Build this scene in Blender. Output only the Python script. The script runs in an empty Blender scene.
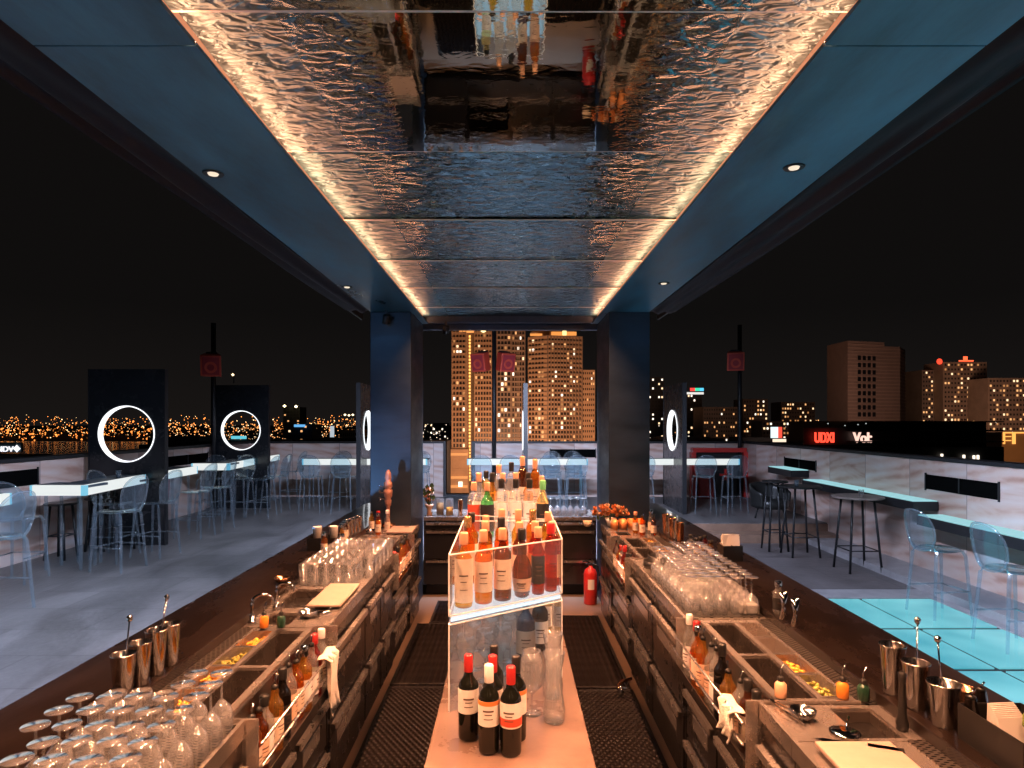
import bpy, math, random
from mathutils import Vector, Matrix, Euler
random.seed(7)
PI = math.pi
sc = bpy.context.scene
col = sc.collection
R = math.radians

# ------------------------------------------------------------------ helpers
class MB:
    """collects shapes; build() links them as ONE mesh object"""
    def __init__(s): s.v = []; s.f = []; s.m = []; s.sm = []
    def add(s, vs, fs, m=0, smooth=False):
        o = len(s.v); s.v += [tuple(p) for p in vs]
        for f in fs:
            s.f.append([o + i for i in f]); s.m.append(m); s.sm.append(smooth)
        return s
    def box(s, x0, x1, y0, y1, z0, z1, m=0):
        if x0 > x1: x0, x1 = x1, x0
        if y0 > y1: y0, y1 = y1, y0
        vs = [(x0,y0,z0),(x1,y0,z0),(x1,y1,z0),(x0,y1,z0),(x0,y0,z1),(x1,y0,z1),(x1,y1,z1),(x0,y1,z1)]
        return s.add(vs, [(0,3,2,1),(4,5,6,7),(0,1,5,4),(1,2,6,5),(2,3,7,6),(3,0,4,7)], m)
    def rbox(s, c, size, rot=(0,0,0), m=0):
        M = Euler(rot).to_matrix(); c = Vector(c); hx, hy, hz = [a/2 for a in size]
        vs = [c + M @ Vector((a*hx, b*hy, d*hz)) for d in (-1,1) for a, b in ((-1,-1),(1,-1),(1,1),(-1,1))]
        return s.add(vs, [(0,3,2,1),(4,5,6,7),(0,1,5,4),(1,2,6,5),(2,3,7,6),(3,0,4,7)], m)
    def prism(s, pts, z0, z1, m=0):
        n = len(pts)
        vs = [(x,y,z0) for x,y in pts] + [(x,y,z1) for x,y in pts]
        fs = [tuple(range(n))[::-1], tuple(range(n,2*n))] + [(i,(i+1)%n,n+(i+1)%n,n+i) for i in range(n)]
        return s.add(vs, fs, m)
    def lathe(s, prof, n=16, c=(0,0,0), m=0, smooth=True, M=None):
        vs = []; fs = []; rings = []
        for r, z in prof:
            if r < 1e-6:
                rings.append([len(vs)]); vs.append(Vector((0,0,z)))
            else:
                rings.append(list(range(len(vs), len(vs)+n)))
                vs += [Vector((r*math.cos(2*PI*k/n), r*math.sin(2*PI*k/n), z)) for k in range(n)]
        for a, b in zip(rings, rings[1:]):
            if len(a) == 1 and len(b) == 1: continue
            for k in range(n):
                k2 = (k+1) % n
                if len(a) == 1: fs.append((a[0], b[k2], b[k]))
                elif len(b) == 1: fs.append((a[k], a[k2], b[0]))
                else: fs.append((a[k], a[k2], b[k2], b[k]))
        c = Vector(c)
        vs = [(M @ p if M else p) + c for p in vs]
        return s.add(vs, fs, m, smooth)
    def cyl(s, c, r, h, n=16, m=0, r2=None):
        r2 = r if r2 is None else r2
        return s.lathe([(0,0),(r,0),(r,0),(r2,h),(r2,h),(0,h)], n, c, m)
    def tube(s, pts, r, n=6, m=0, r2=None, closed=False):
        pts = [Vector(p) for p in pts]; N = len(pts); vs = []; fs = []
        for i, p in enumerate(pts):
            if closed: t = pts[(i+1)%N] - pts[i-1]
            else: t = pts[min(i+1,N-1)] - pts[max(i-1,0)]
            t.normalize()
            u = t.cross(Vector((0,0,1)) if abs(t.z) < .9 else Vector((1,0,0))); u.normalize(); w = t.cross(u)
            rr = r if r2 is None else r + (r2-r)*i/(N-1)
            vs += [p + u*rr*math.cos(2*PI*k/n+PI/4) + w*rr*math.sin(2*PI*k/n+PI/4) for k in range(n)]
        for i in range(N if closed else N-1):
            a = i*n; b = ((i+1)%N)*n
            fs += [(a+k, a+(k+1)%n, b+(k+1)%n, b+k) for k in range(n)]
        if not closed: fs += [tuple(range(n))[::-1], tuple((N-1)*n+k for k in range(n))]
        return s.add(vs, fs, m, n > 4)
    def grid(s, fn, nu, nv, m=0, smooth=True):
        vs = [fn(i/nu, j/nv) for j in range(nv+1) for i in range(nu+1)]
        fs = [(j*(nu+1)+i, j*(nu+1)+i+1, (j+1)*(nu+1)+i+1, (j+1)*(nu+1)+i) for j in range(nv) for i in range(nu)]
        return s.add(vs, fs, m, smooth)
    def build(s, name, mats, parent=None, loc=None, rot=None, bevel=0):
        me = bpy.data.meshes.new(name); me.from_pydata(s.v, [], s.f)
        if not isinstance(mats, (list, tuple)): mats = [mats]
        for m in mats: me.materials.append(m)
        me.polygons.foreach_set('material_index', s.m); me.polygons.foreach_set('use_smooth', s.sm)
        me.validate(); me.update()
        o = bpy.data.objects.new(name, me); col.objects.link(o)
        if parent: o.parent = parent
        if loc: o.location = loc
        if rot: o.rotation_euler = rot
        if bevel:
            b = o.modifiers.new('bevel', 'BEVEL'); b.width = bevel; b.segments = 2; b.limit_method = 'ANGLE'
        return o

def tag(o, label=None, cat=None, group=None, kind=None):
    if label: o['label'] = label
    if cat: o['category'] = cat
    if group: o['group'] = group
    if kind: o['kind'] = kind
    return o
def thing(name, label, cat, loc=(0,0,0), rz=0, group=None):
    o = bpy.data.objects.new(name, None); col.objects.link(o); o.empty_display_size = .1
    o.location = loc; o.rotation_euler = (0,0,rz)
    return tag(o, label, cat, group)
def dup(root, loc, rz=0, label=None, group=None, scale=None):
    r = root.copy(); col.objects.link(r); r.location = loc; r.rotation_euler = (0,0,rz)
    if label: r['label'] = label
    if group: r['group'] = group
    if scale: r.scale = scale
    for ch in KIDS.get(root.name, []):
        c = ch.copy(); col.objects.link(c); c.parent = r
        for g in KIDS.get(ch.name, []):
            d = g.copy(); col.objects.link(d); d.parent = c
    return r
KIDS = {}
def kids(root):
    for o in bpy.data.objects:
        if o.parent: 
            L = KIDS.setdefault(o.parent.name, [])
            if o not in L: L.append(o)
def structure(o): return tag(o, kind='structure')
def bezier_z(*a): pass

# ------------------------------------------------------------------ materials
def newmat(name):
    m = bpy.data.materials.new(name); m.use_nodes = True
    nt = m.node_tree; return m, nt, nt.nodes['Principled BSDF'], nt.nodes, nt.links
def mat(name, c, rough=.5, metal=0, bump=0, bscale=20, var=0, vscale=6, stretch=(1,1,1), coat=0, trans=0, ior=1.45, emit=None, estr=1, alpha=1, rvar=0):
    m, nt, b, N, L = newmat(name)
    b.inputs['Base Color'].default_value = (*c, 1); b.inputs['Roughness'].default_value = rough
    b.inputs['Metallic'].default_value = metal; b.inputs['IOR'].default_value = ior
    b.inputs['Coat Weight'].default_value = coat; b.inputs['Transmission Weight'].default_value = trans
    b.inputs['Alpha'].default_value = alpha
    if emit:
        b.inputs['Emission Color'].default_value = (*emit, 1); b.inputs['Emission Strength'].default_value = estr
    if bump or var or rvar:
        g = N.new('ShaderNodeNewGeometry'); mp = N.new('ShaderNodeMapping'); mp.inputs['Scale'].default_value = stretch
        L.new(g.outputs['Position'], mp.inputs['Vector'])
    if var or rvar:
        n = N.new('ShaderNodeTexNoise'); n.inputs['Scale'].default_value = vscale; n.inputs['Detail'].default_value = 6; n.inputs['Roughness'].default_value = .65
        L.new(mp.outputs['Vector'], n.inputs['Vector'])
    if var:
        r = N.new('ShaderNodeMapRange'); r.inputs['From Min'].default_value = .3; r.inputs['From Max'].default_value = .7
        r.inputs['To Min'].default_value = 1-var; r.inputs['To Max'].default_value = 1+var
        L.new(n.outputs['Fac'], r.inputs['Value'])
        x = N.new('ShaderNodeVectorMath'); x.operation = 'SCALE'; x.inputs[0].default_value = c
        L.new(r.outputs['Result'], x.inputs['Scale']); L.new(x.outputs['Vector'], b.inputs['Base Color'])
    if rvar:
        r = N.new('ShaderNodeMapRange'); r.inputs['From Min'].default_value = .3; r.inputs['From Max'].default_value = .7
        r.inputs['To Min'].default_value = max(.02, rough-rvar); r.inputs['To Max'].default_value = rough+rvar
        L.new(n.outputs['Fac'], r.inputs['Value']); L.new(r.outputs['Result'], b.inputs['Roughness'])
    if bump:
        n2 = N.new('ShaderNodeTexNoise'); n2.inputs['Scale'].default_value = bscale; n2.inputs['Detail'].default_value = 4
        L.new(mp.outputs['Vector'], n2.inputs['Vector'])
        bp = N.new('ShaderNodeBump'); bp.inputs['Strength'].default_value = bump; bp.inputs['Distance'].default_value = .01
        L.new(n2.outputs['Fac'], bp.inputs['Height']); L.new(bp.outputs['Normal'], b.inputs['Normal'])
    return m
def emis(name, c, s):
    m, nt, b, N, L = newmat(name)
    b.inputs['Base Color'].default_value = (.02,.02,.02,1); b.inputs['Emission Color'].default_value = (*c,1); b.inputs['Emission Strength'].default_value = s
    return m

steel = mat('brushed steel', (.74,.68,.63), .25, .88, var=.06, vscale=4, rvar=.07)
steel_in = mat('darker steel of the wells', (.3,.265,.24), .28, .92, var=.15, rvar=.08)  # darker than the worktop steel
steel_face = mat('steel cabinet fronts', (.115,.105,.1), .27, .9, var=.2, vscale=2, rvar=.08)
chrome = mat('polished steel', (.78,.76,.74), .08, 1)
chrome_w = mat('scuffed tin', (.7,.68,.66), .16, 1, var=.2, vscale=30, rvar=.06)
copper = mat('copper', (.75,.38,.2), .2, 1)
darkcount = mat('dark stained counter', (.014,.009,.007), .3, 0, coat=.5, bump=.25, bscale=9, var=.5, vscale=3, stretch=(1,.35,1), rvar=.14)
counter_c = mat('honed stone counter', (.14,.094,.074), .32, 0, bump=.04, bscale=40, var=.32, vscale=5, rvar=.1)
blackmatte = mat('black powder coat', (.012,.012,.014), .45, 0)
blackgloss = mat('black gloss panel', (.012,.014,.017), .25, 0, bump=.05, bscale=4, rvar=.1)
blackplastic = mat('black plastic', (.015,.015,.015), .35)
cavity = mat('unlit recess', (.003,.003,.003), 1); cavity.node_tree.nodes['Principled BSDF'].inputs['Specular IOR Level'].default_value = 0
pillar_m = mat('dark painted pillar', (.014,.026,.042), .42, 0, bump=.12, bscale=5, var=.35, vscale=2, stretch=(1,1,3), rvar=.1)
soffit_m = mat('smeared dark plaster soffit', (.034,.13,.215), .36, 0, bump=.3, bscale=3.5, var=.75, vscale=1.1, stretch=(2.4,.7,1), rvar=.1)  # blue of the light is mixed into the plaster colour
fabric_m = mat('dark tarpaulin', (.0035,.0055,.011), .5, 0, bump=.3, bscale=6, stretch=(3,.6,3), var=.3)
fabric_m.node_tree.nodes['Principled BSDF'].inputs['Specular IOR Level'].default_value = .15
beam_m = mat('painted steel beam', (.03,.055,.1), .4, 0, var=.25, vscale=6)
board_m = mat('cutting board', (.4,.29,.24), .55, 0, bump=.05, var=.05, vscale=20)
towel_m = mat('white bar towel', (.72,.66,.58), .9, 0, bump=.8, bscale=90, var=.06)
paper = mat('white paper', (.8,.77,.73), .8)
rubber = mat('black rubber', (.006,.005,.005), .7, 0, bump=.2, bscale=60, rvar=.12)
def thin(name, tint, body, fbody, ior=1.5, rough=.03, boost=1.6):
    """thin-walled clear material: see-through, fresnel sheen, a little milky body"""
    m = bpy.data.materials.new(name); m.use_nodes = True; nt = m.node_tree; N = nt.nodes; L = nt.links; N.remove(N['Principled BSDF'])
    out = N['Material Output']; tr = N.new('ShaderNodeBsdfTransparent'); tr.inputs[0].default_value = (*tint,1)
    df = N.new('ShaderNodeBsdfDiffuse'); df.inputs[0].default_value = (*body,1); tl = N.new('ShaderNodeBsdfTranslucent'); tl.inputs[0].default_value = (*body,1)
    dd = N.new('ShaderNodeMixShader'); dd.inputs[0].default_value = .5; L.new(df.outputs[0], dd.inputs[1]); L.new(tl.outputs[0], dd.inputs[2])
    m1 = N.new('ShaderNodeMixShader'); m1.inputs[0].default_value = fbody; L.new(tr.outputs[0], m1.inputs[1]); L.new(dd.outputs[0], m1.inputs[2])
    gl = N.new('ShaderNodeBsdfGlossy'); gl.inputs['Roughness'].default_value = rough; gl.inputs[0].default_value = (1,1,1,1)
    fr = N.new('ShaderNodeFresnel'); ge = N.new('ShaderNodeNewGeometry'); mri = N.new('ShaderNodeMapRange'); mri.inputs['To Min'].default_value = ior; mri.inputs['To Max'].default_value = 1/ior; L.new(ge.outputs['Backfacing'], mri.inputs[0]); L.new(mri.outputs[0], fr.inputs[0])
    mu = N.new('ShaderNodeMath'); mu.operation = 'MULTIPLY'; mu.use_clamp = True; mu.inputs[1].default_value = boost; L.new(fr.outputs[0], mu.inputs[0])
    m2 = N.new('ShaderNodeMixShader'); L.new(mu.outputs[0], m2.inputs[0]); L.new(m1.outputs[0], m2.inputs[1]); L.new(gl.outputs[0], m2.inputs[2])
    L.new(m2.outputs[0], out.inputs[0]); return m
glass = thin('clear glass', (.98,.99,.99), (.8,.82,.85), .10, 1.5, .05, 1.7)
glass_row = thin('milky row glass', (.98,.99,.99), (.82,.84,.88), .17, 1.5, .08, 2.2)  # milkier body stands in for bright highlights on the glass rows
acrylic = thin('clear acrylic', (.96,.975,.98), (.7,.75,.78), .03, 1.35, .02, 1)
edgeglow = mat('frosted acrylic edge', (.85,.88,.9), .35, 0)
ghost = thin('clear polycarbonate', (.8,.91,.97), (.6,.68,.76), .045, 1.5, .06, 1.4)
ghost_d = thin('thick clear polycarbonate', (.82,.9,.95), (.62,.7,.78), .11, 1.5, .08, 1.6)
red_p = mat('red paint', (.55,.03,.025), .3, coat=.4)
red_sp = mat('red speaker shell', (.7,.08,.045), .5)
red_gr = mat('red speaker grille', (.4,.035,.045), .7)
red_dark = mat('dark red frame', (.3,.03,.03), .4)
lime_m = mat('lime skin', (.2,.3,.05), .4, bump=.2, bscale=200)
orange_juice = mat('orange juice', (.85,.32,.03), .3)
fruit_m = mat('orange slices', (.9,.42,.05), .35, var=.35, vscale=60, bump=.4, bscale=80)
fruit_g = mat('green garnish', (.35,.32,.06), .4, var=.4, vscale=60, bump=.4, bscale=80)
petal_m = mat('orange petals', (.85,.3,.08), .5, var=.3, vscale=30)
petal_p = mat('peach petals', (.9,.6,.38), .5, var=.2, vscale=30)
leaf_m = mat('green leaves', (.05,.09,.02), .5)
tin_orange = mat('orange tin', (.8,.3,.1), .3, .3)
led = emis('warm led strip', (1,.37,.175), 36)
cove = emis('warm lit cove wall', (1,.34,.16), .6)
shelf_glow = emis('lit acrylic shelf', (.78,.92,1), 1.15)
lampdisc = emis('lamp disc', (1,.82,.62), 1.0)
bar_glow = emis('white lit table edge', (.95,1,.98), .85)
bar_cyan = emis('cyan lit table edge', (.25,.72,.95), .8)
ring_glow = emis('ring tube light', (.93,.96,1), 1.7)
slab_glow = emis('cyan lit ledge top', (.42,.85,.92), .72)

# rippled mirror of the ceiling
def mirror_mat(name, bs, scale, tint=(.23,.30,.33), rough=.02, lo=.25):
    m, nt, b, N, L = newmat(name)
    b.inputs['Base Color'].default_value = (*tint,1); b.inputs['Metallic'].default_value = 1; b.inputs['Roughness'].default_value = rough
    g = N.new('ShaderNodeNewGeometry'); mp = N.new('ShaderNodeMapping'); mp.inputs['Scale'].default_value = (1,1.9,1)
    L.new(g.outputs['Position'], mp.inputs['Vector'])
    n = N.new('ShaderNodeTexNoise'); n.inputs['Scale'].default_value = scale; n.inputs['Detail'].default_value = 2.5; n.inputs['Distortion'].default_value = .6
    L.new(mp.outputs['Vector'], n.inputs['Vector'])
    sep = N.new('ShaderNodeSeparateXYZ'); L.new(g.outputs['Position'], sep.inputs['Vector'])
    ab = N.new('ShaderNodeMath'); ab.operation = 'ABSOLUTE'; L.new(sep.outputs['X'], ab.inputs[0])
    mr = N.new('ShaderNodeMapRange'); mr.inputs['From Min'].default_value = lo; mr.inputs['From Max'].default_value = .8
    mr.inputs['To Min'].default_value = bs; mr.inputs['To Max'].default_value = .042
    L.new(ab.outputs[0], mr.inputs['Value'])
    rr = N.new('ShaderNodeMapRange'); rr.inputs['From Min'].default_value = .42; rr.inputs['From Max'].default_value = .9; rr.inputs['To Min'].default_value = rough; rr.inputs['To Max'].default_value = .46
    L.new(ab.outputs[0], rr.inputs['Value']); L.new(rr.outputs['Result'], b.inputs['Roughness'])
    bp = N.new('ShaderNodeBump'); bp.inputs['Strength'].default_value = 1
    L.new(mr.outputs['Result'], bp.inputs['Distance'])
    L.new(n.outputs['Fac'], bp.inputs['Height']); L.new(bp.outputs['Normal'], b.inputs['Normal'])
    return m
mirror_near = mirror_mat('polished steel ceiling sheet', .00022, 13, (.17,.26,.30), lo=.42)
mirror_far = mirror_mat('hammered steel ceiling sheet', .0085, 10, (.10,.23,.28))

# deck concrete
def deck_mat(name, base, sc_=(1,1,1)):
    m, nt, b, N, L = newmat(name)
    g = N.new('ShaderNodeNewGeometry'); mp = N.new('ShaderNodeMapping'); mp.inputs['Scale'].default_value = sc_
    L.new(g.outputs['Position'], mp.inputs['Vector'])
    n = N.new('ShaderNodeTexNoise'); n.inputs['Scale'].default_value = 1.6; n.inputs['Detail'].default_value = 8; n.inputs['Roughness'].default_value = .62; n.inputs['Distortion'].default_value = .8
    L.new(mp.outputs['Vector'], n.inputs['Vector'])
    n2 = N.new('ShaderNodeTexNoise'); n2.inputs['Scale'].default_value = 12; n2.inputs['Detail'].default_value = 4
    L.new(mp.outputs['Vector'], n2.inputs['Vector'])
    cr = N.new('ShaderNodeValToRGB'); e = cr.color_ramp.elements
    e[0].position = .33; e[0].color = (*[c*.6 for c in base],1); e[1].position = .7; e[1].color = (*[c*1.35 for c in base],1)
    L.new(n.outputs['Fac'], cr.inputs['Fac'])
    bk = N.new('ShaderNodeTexBrick'); bk.inputs['Scale'].default_value = 1; bk.inputs['Brick Width'].default_value = 1.2; bk.inputs['Row Height'].default_value = .6; bk.inputs['Mortar Size'].default_value = .007
    bk.inputs['Color1'].default_value = (1,1,1,1); bk.inputs['Color2'].default_value = (.84,.84,.84,1); bk.inputs['Mortar'].default_value = (.55,.55,.55,1); L.new(g.outputs['Position'], bk.inputs['Vector'])
    mm = N.new('ShaderNodeMix'); mm.data_type = 'RGBA'; mm.blend_type = 'MULTIPLY'; mm.inputs[0].default_value = 1; L.new(cr.outputs['Color'], mm.inputs[6]); L.new(bk.outputs['Color'], mm.inputs[7]); L.new(mm.outputs[2], b.inputs['Base Color'])
    r = N.new('ShaderNodeMapRange'); r.inputs['To Min'].default_value = .22; r.inputs['To Max'].default_value = .62
    L.new(n.outputs['Fac'], r.inputs['Value']); L.new(r.outputs['Result'], b.inputs['Roughness'])
    bp = N.new('ShaderNodeBump'); bp.inputs['Strength'].default_value = .35; bp.inputs['Distance'].default_value = .02
    L.new(n2.outputs['Fac'], bp.inputs['Height']); L.new(bp.outputs['Normal'], b.inputs['Normal'])
    return m
deck_m = deck_mat('worn deck concrete', (.135,.125,.125), (1.2,.45,1))
low_m = deck_mat('lower floor concrete', (.13,.11,.11), (1,1,1))
step_m = mat('brown stone step', (.22,.13,.09), .4, var=.25, vscale=4, bump=.1)
kerb_m = mat('pale marble kerb', (.3,.28,.29), .35, var=.2, vscale=5, bump=.05)

# veined wall stone
def marble_mat():
    m, nt, b, N, L = newmat('veined travertine')
    g = N.new('ShaderNodeNewGeometry'); tc = g.outputs['Position']
    sp = N.new('ShaderNodeSeparateXYZ'); L.new(tc, sp.inputs[0])
    ad = N.new('ShaderNodeMath'); ad.operation = 'ADD'; L.new(sp.outputs['X'], ad.inputs[0]); L.new(sp.outputs['Y'], ad.inputs[1])
    cb = N.new('ShaderNodeCombineXYZ'); L.new(ad.outputs[0], cb.inputs['X']); L.new(sp.outputs['Z'], cb.inputs['Y'])
    # each slab gets its own vein phase and tint
    fl = N.new('ShaderNodeMath'); fl.operation = 'DIVIDE'; L.new(ad.outputs[0], fl.inputs[0]); fl.inputs[1].default_value = 1.1
    fl2 = N.new('ShaderNodeMath'); fl2.operation = 'FLOOR'; L.new(fl.outputs[0], fl2.inputs[0])
    wn = N.new('ShaderNodeTexWhiteNoise'); wn.noise_dimensions = '1D'; L.new(fl2.outputs[0], wn.inputs['W'])
    off = N.new('ShaderNodeVectorMath'); off.operation = 'SCALE'; L.new(wn.outputs['Color'], off.inputs[0]); off.inputs['Scale'].default_value = 7
    va = N.new('ShaderNodeVectorMath'); L.new(cb.outputs[0], va.inputs[0]); L.new(off.outputs[0], va.inputs[1])
    mp = N.new('ShaderNodeMapping'); mp.inputs['Rotation'].default_value = (0,0,.5); mp.inputs['Scale'].default_value = (.5,1.8,1)
    L.new(va.outputs[0], mp.inputs['Vector'])
    w = N.new('ShaderNodeTexNoise'); w.inputs['Scale'].default_value = 1.6; w.inputs['Detail'].default_value = 6; w.inputs['Distortion'].default_value = 1.8
    L.new(mp.outputs[0], w.inputs['Vector'])
    wv = N.new('ShaderNodeTexWave'); wv.inputs['Scale'].default_value = 1.3; wv.inputs['Distortion'].default_value = 6; wv.inputs['Detail'].default_value = 4; wv.bands_direction = 'Y'
    L.new(mp.outputs[0], wv.inputs['Vector'])
    mx0 = N.new('ShaderNodeMix'); mx0.data_type = 'FLOAT'; mx0.inputs[0].default_value = .16
    L.new(w.outputs['Fac'], mx0.inputs[2]); L.new(wv.outputs['Fac'], mx0.inputs[3])
    cr = N.new('ShaderNodeValToRGB'); e = cr.color_ramp.elements
    e[0].position = .25; e[0].color = (.36,.17,.12,1); e[1].position = .72; e[1].color = (.62,.53,.51,1)
    x = e.new(.46); x.color = (.56,.39,.33,1)
    L.new(mx0.outputs[0], cr.inputs['Fac'])
    hs = N.new('ShaderNodeHueSaturation'); L.new(cr.outputs[0], hs.inputs['Color'])
    mr = N.new('ShaderNodeMapRange'); mr.inputs['To Min'].default_value = .8; mr.inputs['To Max'].default_value = 1.15; L.new(wn.outputs['Value'], mr.inputs[0]); L.new(mr.outputs[0], hs.inputs['Value'])
    # joint lines
    fr = N.new('ShaderNodeMath'); fr.operation = 'FRACT'; L.new(fl.outputs[0], fr.inputs[0])
    gt = N.new('ShaderNodeMath'); gt.operation = 'LESS_THAN'; L.new(fr.outputs[0], gt.inputs[0]); gt.inputs[1].default_value = .012
    mx = N.new('ShaderNodeMix'); mx.data_type = 'RGBA'; L.new(gt.outputs[0], mx.inputs[0]); L.new(hs.outputs[0], mx.inputs[6]); mx.inputs[7].default_value = (.26,.2,.19,1)
    L.new(mx.outputs[2], b.inputs['Base Color']); b.inputs['Roughness'].default_value = .42
    return m
wall_m = marble_mat()

# rubber mat with round-hole relief near, ribs far
def mat_rubber(name, ribs):
    m, nt, b, N, L = newmat(name)
    g = N.new('ShaderNodeNewGeometry'); sp = N.new('ShaderNodeSeparateXYZ'); L.new(g.outputs['Position'], sp.inputs[0])
    def wave(sock, f):
        a = N.new('ShaderNodeMath'); a.operation = 'MULTIPLY'; L.new(sock, a.inputs[0]); a.inputs[1].default_value = f
        q = N.new('ShaderNodeMath'); q.operation = 'SINE'; L.new(a.outputs[0], q.inputs[0]); return q.outputs[0]
    wx = wave(sp.outputs['X'], 2*PI/(.045 if ribs else .04)); wy = wave(sp.outputs['Y'], 2*PI/(.15 if ribs else .06))
    mn = N.new('ShaderNodeMath'); mn.operation = 'MULTIPLY' if not ribs else 'ADD'
    L.new(wx, mn.inputs[0])
    if ribs:
        hf = N.new('ShaderNodeMath'); hf.operation = 'MULTIPLY'; L.new(wy, hf.inputs[0]); hf.inputs[1].default_value = .15; L.new(hf.outputs[0], mn.inputs[1])
    else: L.new(wy, mn.inputs[1])
    bp = N.new('ShaderNodeBump'); bp.inputs['Strength'].default_value = 1; bp.inputs['Distance'].default_value = .007
    L.new(mn.outputs[0], bp.inputs['Height']); L.new(bp.outputs['Normal'], b.inputs['Normal'])
    nz = N.new('ShaderNodeTexNoise'); nz.inputs['Scale'].default_value = 5; L.new(g.outputs['Position'], nz.inputs['Vector'])
    cr = N.new('ShaderNodeMapRange'); cr.inputs['To Min'].default_value = .38; cr.inputs['To Max'].default_value = .65
    L.new(nz.outputs['Fac'], cr.inputs[0]); L.new(cr.outputs[0], b.inputs['Roughness'])
    b.inputs['Base Color'].default_value = (.006,.0045,.004,1); b.inputs['Specular IOR Level'].default_value = .12
    return m
mat_holes = mat_rubber('holed rubber mat', False); mat_ribs = mat_rubber('ribbed rubber mat', True)
perf_c = {}
def perf_mat():
    m, nt, b, N, L = newmat('perforated steel grating')
    g = N.new('ShaderNodeNewGeometry'); sp = N.new('ShaderNodeSeparateXYZ'); L.new(g.outputs['Position'], sp.inputs[0])
    vs = N.new('ShaderNodeMapping'); vs.inputs['Rotation'].default_value = (0,0,.6); vs.inputs['Scale'].default_value = (34,80,0)
    L.new(g.outputs['Position'], vs.inputs['Vector'])
    ck = N.new('ShaderNodeTexVoronoi'); ck.inputs['Scale'].default_value = 1; ck.inputs['Randomness'].default_value = 0
    L.new(vs.outputs[0], ck.inputs['Vector'])
    lt = N.new('ShaderNodeMath'); lt.operation = 'LESS_THAN'; L.new(ck.outputs['Distance'], lt.inputs[0]); lt.inputs[1].default_value = .3
    mx = N.new('ShaderNodeMix'); mx.data_type = 'RGBA'; L.new(lt.outputs[0], mx.inputs[0]); mx.inputs[6].default_value = (.6,.55,.5,1); mx.inputs[7].default_value = (.02,.015,.012,1)
    L.new(mx.outputs[2], b.inputs['Base Color']); b.inputs['Metallic'].default_value = 1; b.inputs['Roughness'].default_value = .32
    return m
perf = perf_mat()
floor_tile = mat('beige back bar floor tile', (.17,.115,.08), .35, var=.12, vscale=3, bump=.03)

# ------------------------------------------------------------------ camera and world
cd = bpy.data.cameras.new('camera'); cam = bpy.data.objects.new('camera', cd); col.objects.link(cam)
cam.location = (0,0,2); cam.rotation_euler = (PI/2,0,0)
cd.sensor_width = 36; cd.lens = 22.5; cd.shift_x = 2/1024; cd.shift_y = 38/1024; cd.clip_start = .05; cd.clip_end = 20000
sc.camera = cam
def PX(px, Y): return (px-510)/640*Y
def PZ(py, Y): return 2-(py-422)/640*Y
w = bpy.data.worlds.new('World'); sc.world = w; w.use_nodes = True
wn = w.node_tree; bgn = wn.nodes['Background']
tc = wn.nodes.new('ShaderNodeTexCoord'); spx = wn.nodes.new('ShaderNodeSeparateXYZ'); wn.links.new(tc.outputs['Generated'], spx.inputs[0])
crw = wn.nodes.new('ShaderNodeValToRGB'); wn.links.new(spx.outputs['Z'], crw.inputs[0])
ee = crw.color_ramp.elements; ee[0].position = 0; ee[0].color = (.009,.0074,.0068,1); ee[1].position = .16; ee[1].color = (.0048,.0042,.004,1)
wn.links.new(crw.outputs[0], bgn.inputs['Color']); bgn.inputs['Strength'].default_value = 1
sc.view_settings.view_transform = 'Standard'; sc.view_settings.look = 'None'; sc.view_settings.gamma = 1; sc.view_settings.exposure = 0
cy = sc.cycles
sc.render.engine = 'CYCLES'
cy.use_denoising = True
cy.max_bounces = 14; cy.transmission_bounces = 14; cy.glossy_bounces = 6; cy.diffuse_bounces = 3; cy.transparent_max_bounces = 28
cy.caustics_reflective = False; cy.caustics_refractive = False; cy.sample_clamp_indirect = 4; cy.sample_clamp_direct = 0

def area(name, loc, target, sx, sy, power, color, spread=PI, parent=None):
    l = bpy.data.lights.new(name, 'AREA'); l.shape = 'RECTANGLE'; l.size = sx; l.size_y = sy; l.energy = power; l.color = color; l.spread = spread
    o = bpy.data.objects.new(name, l); col.objects.link(o); o.location = loc
    d = Vector(target)-Vector(loc); o.rotation_euler = d.to_track_quat('-Z','Y').to_euler()
    return o
def spot(name, loc, target, power, color, ang=90, blend=.6, rad=.03):
    l = bpy.data.lights.new(name, 'SPOT'); l.energy = power; l.color = color; l.spot_size = R(ang); l.spot_blend = blend; l.shadow_soft_size = rad
    o = bpy.data.objects.new(name, l); col.objects.link(o); o.location = loc
    d = Vector(target)-Vector(loc); o.rotation_euler = d.to_track_quat('-Z','Y').to_euler()
    return o
# ------------------------------------------------------------------ ground and terrace floors
DK = .25; LF = -.03
structure(MB().add([(-6000,-3000,-45),(6000,-3000,-45),(6000,9000,-45),(-6000,9000,-45)], [(0,1,2,3)]).build('ground', mat('night ground', (.012,.012,.011), .8)))
water_m = mat('river water', (.006,.008,.01), .12, 0, bump=.6, bscale=.25, ior=1.33)
structure(MB().add([(-2600,260,-44.9),(-330,260,-44.9),(-480,1500,-44.9),(-2600,1700,-44.9)], [(0,1,2,3)]).build('river_water', water_m))
d = MB()
d.box(-6.3,-1.78,2.75,15.1,DK-.3,DK); d.box(-6.3,-1.78,-6,-2.5,DK-.3,DK); d.box(-2.6,-1.78,-2.5,2.75,DK-.3,DK); d.box(-6.3,-4.9,-2.5,2.75,DK-.3,DK)
d.box(-1.78,1.85,8.06,15.1,DK-.3,DK); d.box(1.85,5.7,11.1,15.1,DK-.3,DK)
structure(d.build('deck', deck_m))
lf = MB(); lf.box(1.78,4.95,7.75,11.1,LF-.3,LF); lf.box(1.78,2.0,-6,7.75,LF-.3,LF)
structure(lf.build('lower_floor', low_m))
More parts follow.
